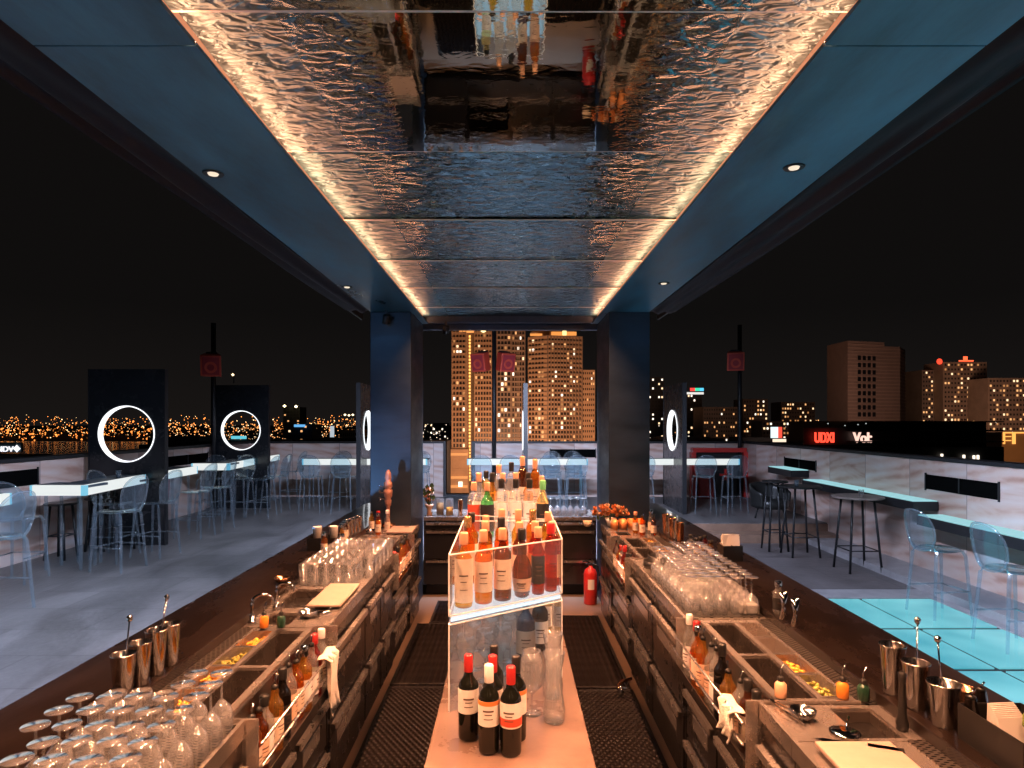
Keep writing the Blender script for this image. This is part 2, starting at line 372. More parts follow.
k = MB(); k.box(2.0,4.95,7.38,7.75,LF-.3,LF+.004); k.box(4.84,4.95,-6,7.38,LF-.3,LF+.004)
k.box(4.95,5.5,-6,11.1,LF-.3,LF+.09)
structure(k.build('kerb', kerb_m))
st = MB(); st.box(1.85,5.5,10.7,11.097,LF-.1,DK-.14); 
structure(st.build('step', step_m))
rs = MB(); rs.box(1.85,5.5,11.07,11.098,DK-.14,DK-.012); structure(rs.build('step_riser', step_m))
def lit_floor(x0,x1,y0,y1,z,xs,ys):
    b = MB(); b.box(x0,x1,y0,y1,z-.1,z-.012,0)
    X = [x0]+xs+[x1]; Y = [y0]+ys+[y1]
    for a,c in zip(X,X[1:]):
        for e,f in zip(Y,Y[1:]): b.box(a+.02,c-.02,e+.035,f-.035,z-.012,z,1)
    o = b.build('lit_floor', [blackmatte, lit_m]); structure(o)
m, nt, bs, N, L = newmat('lit cyan glass floor')
bs.inputs['Base Color'].default_value = (.03,.06,.07,1); bs.inputs['Roughness'].default_value = .15
g = N.new('ShaderNodeNewGeometry'); nz = N.new('ShaderNodeTexNoise'); nz.inputs['Scale'].default_value = 1.2; L.new(g.outputs['Position'], nz.inputs['Vector'])
cr = N.new('ShaderNodeValToRGB'); cr.color_ramp.elements[0].position = .3; cr.color_ramp.elements[0].color = (.05,.33,.40,1); cr.color_ramp.elements[1].position = .75; cr.color_ramp.elements[1].color = (.22,.64,.69,1)
L.new(nz.outputs['Fac'], cr.inputs[0]); L.new(cr.outputs[0], bs.inputs['Emission Color']); bs.inputs['Emission Strength'].default_value = 1
lit_m = m
lit_floor(2.0,4.84,-5.9,7.38,LF,[3.0,4.02],[-4.9,-3.9,-2.9,-1.9,-.9,.1,1.1,2.1,3.15,4.2,5.25,6.3])
lit_floor(-4.9,-2.6,-2.5,2.75,DK,[-3.75],[-1.5,-.45,.6,1.65])  # unseen left tiles, added to throw cyan light up on the soffit
# bar floor
structure(MB().box(-1.4,1.4,-2,7.42,-.3,0).build('bar_floor', floor_tile))

# rubber mats: each lies loose on the floor
def rmat(x0,x1,y0,y1,m,label,z=.0):
    b = MB(); n = 24
    b.box(x0,x1,y0,y1,z+.001,z+.014,0)
    b.box(x0,x0+.02,y0,y1,z+.014,z+.019,1); b.box(x1-.02,x1,y0,y1,z+.014,z+.019,1)
    b.box(x0+.02,x1-.02,y0,y0+.02,z+.014,z+.019,1); b.box(x0+.02,x1-.02,y1-.02,y1,z+.014,z+.019,1)
    tag(b.build('rubber_mat',[m,rubber]), label, 'floor mat', 'rubber mats of the bar aisle')
rmat(-.91,-.3,1.2,4.80,mat_holes,'black holed rubber mat in the left aisle beside the stone counter, nearest one')
rmat(-.91,-.3,4.84,6.3,mat_ribs,'black ribbed rubber mat in the left aisle beyond the holed one')
rmat(-.80,-.3,6.33,7.1,mat_ribs,'short black rubber mat at the far end of the left aisle')
rmat(.3,.91,1.2,4.74,mat_holes,'black holed rubber mat in the right aisle under the drawers, nearest one')
rmat(.3,.90,4.78,6.56,mat_ribs,'black ribbed rubber mat in the right aisle in front of the tiled floor')

# ------------------------------------------------------------------ walls
WT = 1.5
def wall(label, boxes, vents=(), cap=True, extra=None):
    t = thing('parapet_wall', label, 'wall', (boxes[0][0], boxes[0][2], 0)); ox, oy = boxes[0][0], boxes[0][2]
    b = MB(); c = MB()
    for x0,x1,y0,y1,z0,z1 in boxes:
        b.box(x0-ox,x1-ox,y0-oy,y1-oy,z0,z1); c.box(x0-ox-.02,x1-ox+.02,y0-oy-.02,y1-oy+.02,z1,z1+.045)
    b.build('wall', wall_m, t)
    if cap: c.build('coping', blackmatte, t)
    for v in vents:
        x0,x1,y0,y1,z0,z1 = v
        q = MB(); q.box(x0-ox,x1-ox,y0-oy,y1-oy,z0,z1,0)
        dx, dy = x1-x0, y1-y0
        o = q.build('vent', cavity, t)
        s = MB()
        if dx < dy:
            s.box(x0-ox-.006,x1-ox+.006,y0-oy-.02,y0-oy,z0-.02,z1+.02); s.box(x0-ox-.006,x1-ox+.006,y1-oy,y1-oy+.02,z0-.02,z1+.02)
            s.box(x0-ox-.006,x1-ox+.006,(y0+y1)/2-oy-.01,(y0+y1)/2-oy+.01,z0,z1)
        else:
            s.box(x0-ox-.02,x0-ox,y0-oy-.006,y1-oy+.006,z0-.02,z1+.02); s.box(x1-ox,x1-ox+.02,y0-oy-.006,y1-oy+.006,z0-.02,z1+.02)
            s.box((x0+x1)/2-ox-.01,(x0+x1)/2-ox+.01,y0-oy-.006,y1-oy+.006,z0,z1)
        s.build('vent_frame', blackmatte, o)
    return t
wall('long veined stone parapet along the right side above the lit ledges', [(5.5,5.7,-6,15,LF-.3,WT)], [(5.49,5.56,7.2,8.45,1.12,1.31),(5.49,5.56,11.5,12.8,1.12,1.29)])
wall('veined stone parapet along the left side behind the ring panels', [(-6.3,-6.1,-6,15,DK-.3,WT)], [(-6.16,-6.09,6.2,8.25,1.2,1.4),(-6.16,-6.09,11.3,12.9,1.2,1.38)])
wall('veined stone parapet at the back left of the open notch', [(-6.3,-1.52,15,15.2,DK-.3,WT)])
wall('veined stone parapet at the back right of the open notch', [(-.86,5.7,15,15.2,DK-.3,WT)], [(.95,2.0,14.99,15.06,1.17,1.36)])
n = MB(); n.box(-1.56,-1.50,14.95,15.24,DK,WT+.05); n.box(-.90,-.82,14.95,15.24,DK,WT+.05); n.box(-1.5,-.9,14.95,15.24,DK,DK+.06)
tag(n.build('notch_frame', blackmatte), 'black metal frame lining the open notch in the back wall', 'frame')

# ------------------------------------------------------------------ canopy
SO = 3.12; ZM = 3.20; XI = .936; XO = 1.417; Y0 = -2.0; Y1 = 7.3
can = thing('bar_canopy', 'long dark canopy over the bar with warm lit rippled mirror ceiling', 'canopy', (0,2.6,SO)); cy0 = 2.6
def cb(x0,x1,y0,y1,z0,z1,b=None,m=0):
    b = b or MB(); return b.box(x0,x1,y0-cy0,y1-cy0,z0-SO,z1-SO,m)
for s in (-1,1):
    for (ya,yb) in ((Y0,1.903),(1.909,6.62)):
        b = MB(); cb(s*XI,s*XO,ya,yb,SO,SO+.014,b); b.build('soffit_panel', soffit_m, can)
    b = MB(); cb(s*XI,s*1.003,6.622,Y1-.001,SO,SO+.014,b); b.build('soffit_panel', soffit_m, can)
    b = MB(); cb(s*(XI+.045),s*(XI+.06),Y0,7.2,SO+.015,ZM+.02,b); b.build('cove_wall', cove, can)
    b = MB(); cb(s*(XI+.008),s*(XI+.026),Y0,7.2,SO+.015,SO+.022,b); b.build('led_strip', led, can)
    b = MB()
    def fab(u,v,s=s):
        x = XO+.005+u*.28; y = Y0+v*(6.6-Y0)
        z = SO+.01 + .022*math.sin(PI*u*3.1+.6*math.sin(y*1.3))*(.5+.5*math.sin(y*.7+s)) + .035*u*(.5+.5*math.sin(y*.45+1+s)) + .012*math.sin(u*14+y*.9)
        return (s*x, y-cy0, z-SO)
    b.grid(fab, 22, 110); o = b.build('fabric_edge', fabric_m, can)
    md = o.modifiers.new('thickness','SOLIDIFY'); md.thickness = .006
roof = MB(); cb(-1.72,1.72,Y0,Y1+.1,SO+.26,SO+.32,roof); roof.build('roof', blackmatte, can)
b = MB(); cb(-1.72,-1.70,Y0,Y1+.1,SO+.06,SO+.26,b); cb(1.70,1.72,Y0,Y1+.1,SO+.06,SO+.26,b); b.build('fascia', blackmatte, can)
b = MB(); cb(-1.42,1.42,7.42,7.5,SO-.05,SO+.2,b); cb(-XI,XI,Y1-.05,Y1,SO+.005,SO+.1,b); b.build('end_beam', beam_m, can)
seam_m = mat('seam strip',(.8,.8,.8),.5)
edges = [Y0,-.99,-.03,.895,1.855,2.815,3.775,4.735,5.695,6.655,Y1-.05]
for i,(a,c) in enumerate(zip(edges,edges[1:])):
    m = mirror_near if c < 2.9 else mirror_far
    b = MB(); hz = .011 if .8 < a < 2 else (random.random()-.5)*.006; tw = (random.random()-.5)*.004
    x = XI+.044
    b.add([(-x,a+.002-cy0,ZM-SO+hz),(x,a+.002-cy0,ZM-SO+hz+tw),(x,c-.002-cy0,ZM-SO-hz),(-x,c-.002-cy0,ZM-SO-hz-tw),
           (-x,a+.002-cy0,ZM-SO+.02),(x,a+.002-cy0,ZM-SO+.02),(x,c-.002-cy0,ZM-SO+.02),(-x,c-.002-cy0,ZM-SO+.02)],
          [(0,1,2,3),(7,6,5,4),(4,5,1,0),(5,6,2,1),(6,7,3,2),(7,4,0,3)])
    b.build('mirror_sheet', m, can)
    if i: 
        b = MB(); cb(-x,x,a-.005,a+.005,ZM-.010,ZM-.005,b); b.build('seam_strip', seam_m, can)
for x,y in ((-1.336,2.88),(1.247,2.81),(-1.35,5.3),(1.24,5.16)):
    b = MB(); b.lathe([(.024,-.001),(.042,-.005),(.046,.0),(.044,.001)], 20, (x,y-cy0,-.002)); dl = b.build('downlight', blackmatte, can)
    b = MB(); b.lathe([(0,-.008),(.02,-.008),(.026,.002)], 16, (x,y-cy0,-.001)); b.build('downlight_lamp', lampdisc, dl)
# small spot heads hung on the beam
for x,y,z,lb in ((-1.24,6.42,3.03,'small black spot head clamped under the canopy before the left pillar'),(-.72,7.2,3.04,'small black spot head hung from the beam end near the left pillar')):
    t = thing('spot_head', lb, 'spotlight', (x,y,z))
    b = MB(); b.box(-.012,.012,-.012,.012,0,.1); b.build('bracket', blackmatte, t)
    b = MB(); b.lathe([(0,.05),(.035,.045),(.04,-.04),(.03,-.045),(.028,-.03),(0,-.03)], 14, (0,0,0), M=Euler((R(35),0,R(20))).to_matrix()); h = b.build('housing', blackmatte, t)
    b = MB(); b.lathe([(0,-.041),(.027,-.041)], 12, (0,0,0), M=Euler((R(35),0,R(20))).to_matrix()); b.build('lens', emis('dim lens',(1,.85,.7),.6), h)

# pillars
for s,lb in ((-1,'square dark pillar left of the towers, blue light on its face, behind the tap tower'),(1,'square dark pillar right of the towers, behind the orange bouquet')):
    b = MB(); b.box(-.2075,.2075,0,.9,0,SO-.002); o = b.build('pillar', pillar_m, None, (s*1.2125,6.5,0), bevel=.006); tag(o, lb, 'pillar')

# ------------------------------------------------------------------ cove and edge light lines, then blue lamps added without a fitting
WARM = (1,.42,.205)
for s in (-1,1):
    o = area('canopy_led_line', (s*.925,2.2,3.112), (0,2.2,.2),  .012, 8.2, 330, WARM, R(104))
    o.data.size = .012; o.data.size_y = 8.2; o.rotation_euler = (0, R(12)*s, 0)
BLUE = (.62,.73,1)
for s in (-1,1):
    l = area('canopy_edge_led', (s*1.73,3.2,3.17), (0,0,0), .02, 7.6, 430 if s < 0 else 400, BLUE, R(112))
    l.data.size = .02; l.data.size_y = 7.6; l.rotation_euler = (0, R(-50)*s, 0)
    l = area('added_corner_fill', (s*1.6,4.9,3.08), (s*1.45,6.6,1.2), .3, .05, 3 if s<0 else 1, (.18,.45,1), R(130))  # added blue fill for counter ends and pillars, no fitting there
spot('added_pillar_fill', (-2.6,3.6,.42), (-1.22,6.5,1.5), 520, (.2,.48,1), 30, 1, .04)  # added lamp hidden behind the counter, turns the left pillar blue
l = area('added_back_deck_fill', (0,7.56,3.17), (0,0,0), .02, 2.6, 560, (.62,.72,1), R(120)); l.data.size = 2.6; l.data.size_y = .02; l.rotation_euler = (R(42),0,0)  # added unseen fill that brightens the back deck
# ------------------------------------------------------------------ the city
lit_w = [emis('warm lit window', (1,.48,.18), 1.2), emis('pale lit window', (1,.68,.38), 1.7), emis('white lit window', (1,.86,.68), 2.0), emis('dim lit window', (1,.42,.14), .55)]
pane_m = mat('unlit window glass', (.01,.01,.012), .3)
def unit_box(name, m, parent, sx, sz, d=.3):
    b = MB(); b.box(-sx/2,sx/2,-d,0,-sz/2,sz/2); return b.build(name, m, parent)
def facade(root, x0, y, w, z0, z1, nx, nz, ang, frac, mats, cap=45, wr=(.62,.6), proud=.12, cols=None, unlit=True):
    """windows on a face starting at (x0,y), running along ang; lit ones are single children, the rest one mass"""
    ca, sa = math.cos(ang), math.sin(ang); dw = w/nx; dh = (z1-z0)/nz; mesh = {}; dark = MB(); lit = 0
    cells = [(i,j) for i in range(nx) for j in range(nz)]; random.shuffle(cells)
    want = int(len(cells)*frac)
    for i,j in cells:
        u = (i+.5)*dw; z = z0+(j+.5)*dh; hx, hz = dw*wr[0]/2, dh*wr[1]/2
        cx, cy_ = x0+u*ca, y+u*sa
        if lit < min(want, cap):
            lit += 1; m = random.choice(mats)
            if m.name not in mesh:
                b = MB(); b.box(-hx,hx,-proud,0,-hz,hz); o = b.build('lit_window', m, root); mesh[m.name] = o.data
            else:
                o = bpy.data.objects.new('lit_window', mesh[m.name]); col.objects.link(o); o.parent = root
            o.location = (cx,cy_,z); o.rotation_euler = (0,0,ang)
        elif unlit:
            nx_, ny_ = sa*proud*.6, -ca*proud*.6
            P = []
            for q,zz in ((-hx,-hz),(hx,-hz),(hx,hz),(-hx,hz)): P.append((cx+q*ca+nx_, cy_+q*sa+ny_, z+zz))
            dark.add(P, [(0,1,2,3)])
    if dark.v: tag(dark.build('unlit_windows', pane_m, root), kind='stuff')
brown = mat('warm rendered concrete', (.38,.24,.15), .8, var=.15, vscale=.2)
brown_m = mat('mid brown render', (.24,.17,.13), .8, var=.15, vscale=.2)
brown_d = mat('dull concrete', (.16,.12,.1), .8, var=.2, vscale=.1)
grey_d = mat('dark facade', (.035,.035,.04), .7)
def tower(label, px0, px1, pyt, D, m, nx, frac, mats=None, fl=3.3, depth=22, cap=45, cat='tower', zb=-45, name='tower', wr=(.5,.42), unlit=True, parent=None, top=None, ztopw=None, nz=None):
    x0, x1 = PX(px0,D), PX(px1,D); zt = PZ(pyt,D); w = x1-x0
    t = thing(name, label, cat, ((x0+x1)/2, D, zb))
    b = MB(); b.box(-w/2,w/2,0,depth,0,zt-zb); b.build('body', m, t)
    lo = max(0, PZ(500,D)-zb)
    nzz = nz or max(2,int((zt-zb-lo)/fl))
    facade(t, -w/2+w*.02, 0, w*.96, lo, zt-zb-.4, nx, nzz, 0, frac, mats or lit_w, cap, wr, unlit=unlit)
    return t
# the big apartment tower left of the window bay
D = 400
t = thing('apartment_tower', 'tallest lit apartment tower behind the centre bar with a bright vertical light column', 'tower', (PX(489,D),D,-45))
H = PZ(327,D)+45
def lx(px): return PX(px,D)-PX(489,D)
for a,c,y in ((452,466,0),(474.5,492,-1.5),(497,511,-1),(511.5,525,1.5)):
    hh = H-(0 if c<500 else 1.5); b = MB(); b.box(lx(a),lx(c),y,18,0,hh); b.build('tower_bay', brown if c<500 else brown_m, t)
    b = MB(); n_ = 30; nv = (4 if c<480 else 6 if c<500 else 4)
    for j in range(n_+1): z_ = 8+j*(hh-8)/n_; b.box(lx(a)-.3,lx(c)+.3,y-.9,y-.001,z_-.22,z_+.22)
    for i in range(nv+1): x_ = lx(a)+i*(lx(c)-lx(a))/nv; b.box(x_-.2,x_+.2,y-.7,y-.002,8,hh)
    b.build('balcony_bands', brown if c<500 else brown_m, t)
b = MB(); b.box(lx(466),lx(474.5),4,18,0,H-3); b.box(lx(492),lx(497),3,18,0,H-2); b.build('recess_bay', brown_d, t)
facade(t, lx(452)+.5, 0, lx(466)-lx(452)-1, 8, H-1, 4, 30, 0, .3, lit_w, 22, (.66,.62))
facade(t, lx(475), -1.5, lx(491.5)-lx(475), 8, H-1, 6, 30, 0, .3, lit_w, 20, (.62,.62))
facade(t, lx(497.3), -1, lx(510.7)-lx(497.3), 8, H-2, 4, 30, 0, .3, lit_w, 26, (.66,.62))
facade(t, lx(512), 1.5, lx(524.5)-lx(512), 8, H-2, 5, 30, 0, .3, lit_w, 26, (.66,.62))
b = MB()
for j in range(44): b.box(lx(468.6),lx(470.2),2.6,4,10+j*(H-14)/44,10+(j+.62)*(H-14)/44)
b.build('light_column', emis('orange light column', (1,.42,.1), 2.4), t)
b = MB()
for z in (H+.2,): b.box(lx(459),lx(478),-.3,6,z-3.2,z-1.2,0)
b.build('crown_light', emis('orange crown wash', (1,.38,.1), 1.2), t)
b = MB(); b.lathe([(0,-1.7),(1.3,-1.2),(1.8,0),(1.3,1.2),(0,1.7)], 12, (lx(483.5),-2.6,H-2.2)); b.build('roof_lamp', emis('yellow roof lamp', (1,.8,.35), 2.2), t)
b = MB()
for z in (PZ(449,D)+45, PZ(455,D)+45, PZ(468,D)+45, PZ(479,D)+45): b.box(lx(449),lx(469),-4,4,z-1.6,z)
b.box(lx(449),lx(469),-3.4,4,0,PZ(449,D)+45-.2)
b.build('podium', brown, t)
b = MB()
for z in (PZ(452,D)+45, PZ(475,D)+45, PZ(484,D)+45): b.box(lx(450),lx(468),-4.4,-3.6,z-2,z-.4)
b.build('podium_lights', emis('amber podium light', (1,.36,.1), .9), t)
b = MB(); b.box(lx(459),lx(463),-4.9,-4.5,PZ(486,D)+45,PZ(481,D)+45); b.build('podium_sign', lit_w[2], t)
# the second tower, seen on its corner, with its lower annexe
t = thing('apartment_tower', 'broad lit apartment tower right of centre with an orange floodlit crown', 'tower', (PX(547,D),D-6,-45))
def lx(px): return PX(px,D)-PX(547,D)
H = PZ(337,D)+45
b = MB(); pts = [(lx(528),9),(0,0),(lx(582),6),(lx(582),24),(lx(528),24)]; b.prism(pts,0,H,0); b.build('body', brown, t)
b = MB()
for j in range(34):
    z_ = 5+j*(H-5)/33; b.prism([(lx(528),8.2),(0,-.8),(lx(582)+.3,5.3),(lx(582),6),(0,.0),(lx(528),9)],z_-.2,z_+.25)
for i in range(12): u_ = i/11; b.rbox((lx(582)*u_,6*u_-.3,H/2+3),(.45,.9,H-6),(0,0,math.atan2(6,lx(582))))
b.build('balcony_bands', brown_m, t)
for i,(a,c) in enumerate((((lx(528),9),(0,0)),((0,0),(lx(582),6)))):
    w_ = math.hypot(c[0]-a[0],c[1]-a[1]); ang = math.atan2(c[1]-a[1],c[0]-a[0])
    facade(t, a[0]+math.cos(ang)*.5, a[1]+math.sin(ang)*.5, w_-(3 if i==0 else 1), 8, H-1, (5 if i==0 else 11), 32, ang, .4, lit_w, (30 if i==0 else 62), (.6,.58))
b = MB(); b.prism([(lx(531),10),(lx(535),6),(lx(549),4),(lx(574),7),(lx(577),12),(lx(577),20),(lx(531),20)],H,PZ(331,D)+45,0); b.build('crown_block', brown, t)
b = MB(); b.box(lx(530),lx(542),2.5,3.5,H+.3,H+1.7); b.box(lx(551),lx(576),3,4,H+.6,H+2.9); b.build('crown_light', emis('orange floodlit crown', (1,.36,.08), 1.0), t)
b = MB(); b.box(lx(562),lx(566),2.2,2.9,H+.6,H+3.4); b.build('roof_lamp', emis('yellow roof lamp', (1,.8,.3), 1.6), t)
t2 = tower('narrow lower annexe block against the right side of the broad tower', 582.3, 595, 370, D, brown, 6, .08, fl=3.2, cap=14)
area('street_glow', (PX(489,330),325,-25), (PX(489,400),400,10), 30, 30, 46000, (1,.54,.31), R(150))
area('street_glow', (PX(555,330),318,-25), (PX(555,400),400,10), 30, 30, 54000, (1,.50,.26), R(150))
# right-hand group
t = thing('hotel_block', 'windowed brown slab building right above the dark shop roof with red letters', 'building', (PX(899,350),350,-45))
D = 350
def lx(px): return PX(px,D)-PX(899,D)
H = PZ(343,D)+45
b = MB(); b.prism([(lx(838),-10),(lx(881),-3),(lx(881),12),(lx(838),12)],0,H,0); b.prism([(lx(881),-3),(lx(900),0),(lx(921),14),(lx(921),30),(lx(881),30)],0,PZ(347,D)+45,0); 
b.build('body', mat('brick brown render', (.27,.165,.125), .8, var=.1, vscale=.2), t)
b = MB()
for j in range(22):
    z = PZ(420,D)+45+j*(H-PZ(420,D)-45)/22
    b.prism([(lx(838),-10.25),(lx(881),-3.25),(lx(881),-3),(lx(838),-10)],z,z+.5)
    if j < 21: b.prism([(lx(881),-3.25),(lx(900),-.25),(lx(921),13.7),(lx(921),14),(lx(900),0),(lx(881),-3)],z,z+.5)
b.build('string_courses', mat('orange brown band', (.36,.22,.165), .8), t)
facade(t, lx(848), -8.6, lx(872)-lx(848), PZ(418,D)+45, PZ(356,D)+45, 4, 9, math.atan2(7,lx(881)-lx(838)), .0, lit_w, 0, (.66,.62), proud=.5)
area('street_glow', (PX(850,290),270,-10), (PX(870,350),350,20), 25, 25, 20000, (1,.66,.52), R(150))
tower('dark office tower with sparse white windows just right of the right pillar', 645, 664, 377, 500, grey_d, 6, .22, [lit_w[2],lit_w[1],lit_w[2]], cap=36)
tt = tower('dark office tower with red, green and white roof letters behind the ring panel', 684, 702, 393, 480, grey_d, 6, .2, [lit_w[2],lit_w[1],lit_w[0]], cap=26)
tower('brown apartment block between the dark office tower and the right speaker pole', 703, 738, 407, 420, brown_d, 14, .2, cap=48, fl=2.8)
tower('apartment block with many orange lights just right of the right speaker pole', 743, 768, 399, 520, brown_d, 9, .5, [lit_w[0],lit_w[1],lit_w[0],lit_w[2]], cap=62)
tower('squat apartment block with dense pale lights left of the red letters', 781, 815, 402, 560, brown_d, 13, .45, [lit_w[1],lit_w[3],lit_w[0]], cap=90, fl=3.4)
tower('low lit block filling the gap under the orange lit apartments', 762, 790, 421, 470, brown_d, 8, .5, cap=40)
tower('dark lit tower right next to the brown windowed slab', 922, 942, 370, 480, brown_d, 7, .42, [lit_w[0],lit_w[1],lit_w[0]], cap=60)
th = tower('tall tower with a red crown sign among the right-hand towers', 943, 987, 362, 470, brown_m, 13, .42, [lit_w[0],lit_w[1],lit_w[0],lit_w[3]], cap=98)
tower('wide lit tower at the right edge of the skyline', 988, 1040, 378, 450, brown_m, 15, .5, [lit_w[0],lit_w[1],lit_w[0],lit_w[3]], cap=98)
tower('white lit block beyond the left end of the towers over the wall', 421, 447, 423, 600, grey_d, 9, .35, [lit_w[2],lit_w[1]], cap=30)
tower('brown low block left of the left pillar behind the parapet', 340, 357, 430, 300, brown, 8, .08, cap=6)
tower('dark office block with blue roof sign over the back wall, left side', 287, 312, 424, 500, grey_d, 6, .12, [lit_w[1],lit_w[0]], cap=14)
tower('small dark tower with two bright roof lamps on the left skyline', 283, 300, 407, 700, grey_d, 5, .12, [lit_w[0]], cap=8)
for px,py,Dd in ((284.5,406,690),(296,406.5,690)):
    b = MB(); b.lathe([(0,-1.5),(1.9,0),(0,1.5)], 8, (0,0,0)); o = b.build('roof_lamp', emis('bright roof lamp', (1,.78,.4), 7), None, (PX(px,Dd),Dd,PZ(py,Dd)))
    tag(o, 'bright roof lamp on the small dark tower, %s of the two' % ('left' if px<290 else 'right'), 'lamp', 'roof lamps')
def sign(name, txt, px, py, D, h, m, label, cat='sign', ex=.2, align='LEFT', parent=None, local=None, w=None):
    c = bpy.data.curves.new(name, 'FONT'); c.body = txt; c.size = h*1.35; c.extrude = ex; c.align_x = align; c.offset = h*.02
    o = bpy.data.objects.new(name, c); col.objects.link(o); o.rotation_euler = (PI/2,0,0); o.location = local or (PX(px,D),D,PZ(py,D))
    bpy.context.view_layer.update()
    me = bpy.data.meshes.new_from_object(o.evaluated_get(bpy.context.evaluated_depsgraph_get()))
    me.materials.clear(); me.materials.append(m)
    q = bpy.data.objects.new(name, me); col.objects.link(q); q.rotation_euler = o.rotation_euler; q.location = o.location
    if w: q.scale.x = w/max(.01,o.dimensions.x)
    bpy.data.objects.remove(o); q.name = name
    if parent: q.parent = parent
    if label: tag(q, label, cat)
    return q
# roof letters, as parts of their buildings
u = 480/640.
for (x0,x1,m,txt) in ((683.5,686,lit_w[2],'*'),(690,694.5,emis('red sign',(1,.05,.04),1.6),'ma'),(694.5,699,emis('green sign',(.05,.8,.45),1.1),'xi'),(699,703.5,emis('blue sign',(.1,.6,.9),1.3),'p')):
    pass
b = MB(); b.box(-14,-12,-.6,0,0,0)
def local_box(t, px0, px1, py0, py1, D, m, name, dz=0, y=-.6):
    b = MB(); x0, x1, z0, z1 = PX(px0,D), PX(px1,D), PZ(py1,D), PZ(py0,D); tx, ty, tz = t.location
    b.box(x0-tx,x1-tx,D-ty+y,D-ty+y+.4,z0-tz,z1-tz); return b.build(name, m, t)
local_box(tt, 684, 686.5, 388, 390.5, 480, lit_w[2], 'roof_sign')
local_box(tt, 690, 694.8, 388, 391, 480, emis('red sign',(1,.05,.04),1.6), 'roof_sign')
local_box(tt, 695, 699.5, 388, 391, 480, emis('green sign',(.05,.8,.45),1.1), 'roof_sign')
local_box(tt, 699.7, 703.5, 388, 391, 480, emis('blue sign',(.1,.6,.9),1.3), 'roof_sign')
local_box(tt, 685, 703.5, 392.2, 394.4, 480, emis('white sign',(1,.95,.9),.9), 'roof_sign')
local_box(th, 958.5, 973, 360.3, 361.5, 470, emis('red crown sign',(1,.12,.04),2), 'crown_sign')
local_box(th, 963, 967, 356.5, 360, 470, emis('red crown sign',(1,.12,.04),2), 'crown_sign')
b = MB(); b.lathe([(0,-2.2),(2.2,0),(0,2.2)], 12, (0,0,0), M=Euler((PI/2,0,0)).to_matrix()); tag(b.build('round_sign', emis('round red sign',(1,.07,.03),1.5), None, (PX(939.5,470),470,PZ(361.5,470))), 'round red lit sign above the dark tower beside the brown slab', 'sign')
area('street_glow', (PX(980,380),370,-15), (PX(980,470),470,10), 60, 30, 42000, (1,.55,.35), R(150))
area('street_glow', (PX(740,340),330,-30), (PX(740,450),480,0), 60, 20, 34000, (1,.55,.35), R(150))
# low shop building with letters
D = 120
t = thing('shop_building', 'low black building with red and pink roof letters just above the right wall', 'building', (PX(905,D),D,-45))
tx = t.location.x
b = MB(); b.box(PX(806,D)-tx,PX(1004,D)-tx,0,30,0,PZ(447,D)+45); b.box(PX(858,D)-tx,PX(1002,D)-tx,4,30,0,PZ(421,D)+45); b.build('body', grey_d, t)
b = MB()
for y in (421,430,441): b.box(PX(850,D)-tx,PX(1003,D)-tx,-.3,4,PZ(y,D)+45-.25,PZ(y,D)+45)
b.box(PX(806,D)-tx,PX(860,D)-tx,1,1.2,PZ(445,D)+45,PZ(428,D)+45)
b.build('roof_rail', mat('dark rail', (.05,.045,.05), .5), t)
sign('letters','UDXI',0,0,D,2.0,emis('red letters',(1,.06,.03),2.2),None,local=(PX(815,D)-tx,.2,PZ(442.4,D)+45),parent=t,w=PX(834,D)-PX(815,D))
sign('letters','Vol:',0,0,D,2.0,emis('pink letters',(1,.62,.5),1.3),None,local=(PX(854,D)-tx,.2,PZ(442.4,D)+45),parent=t,w=PX(872.5,D)-PX(854,D))
sign('letters','DENIM',0,0,D,1.2,emis('dim letters',(.2,.22,.2),.5),None,local=(PX(837,D)-tx,.2,PZ(442.4,D)+45),parent=t,w=PX(852,D)-PX(837,D)) if False else None
for px,py in ((941,456),(963,457),(973,457.5),(977,457.2)):
    b = MB(); x = PX(px,D)-tx; z = PZ(py,D)+45; b.box(x-.15,x+.15,-.4,-.1,z-.4,z+.4); b.build('lit_window', lit_w[2], t)
for px,py in ((828,426),(845,428),(858,427),(866,426)):
    b = MB(); x = PX(px,D)-tx; z = PZ(py,D)+45; b.tube([(x,0,z-.5),(x,0,z+.4)],.05,4); b.lathe([(0,-.12),(.14,0),(0,.12)],8,(x,0,z+.45),1); b.build('rail_lamp', [grey_d, emis('rail lamp',(.8,.9,.85),.8)], t)
# lit billboard
t = thing('billboard', 'bright white and red street billboard right of the orange lit apartments', 'billboard', (PX(776,200),200,-45)); tx = t.location.x
b = MB(); b.box(PX(771,200)-tx,PX(778,200)-tx,-.1,.3,PZ(438,200)+45,PZ(427,200)+45,0); b.box(PX(778,200)-tx,PX(782,200)-tx,-.1,.3,PZ(438,200)+45,PZ(427,200)+45,1); b.box(PX(773,200)-tx,PX(786,200)-tx,-.1,.3,PZ(443,200)+45,PZ(439,200)+45,2)
b.build('panel', [emis('white billboard',(.8,.95,1),1.2),emis('red billboard',(1,.1,.06),1.1),emis('warm billboard',(1,.8,.6),1.2)], t)
b = MB(); b.tube([(0,.5,0),(0,.5,PZ(438,200)+45)],.4,6); b.build('post', grey_d, t)
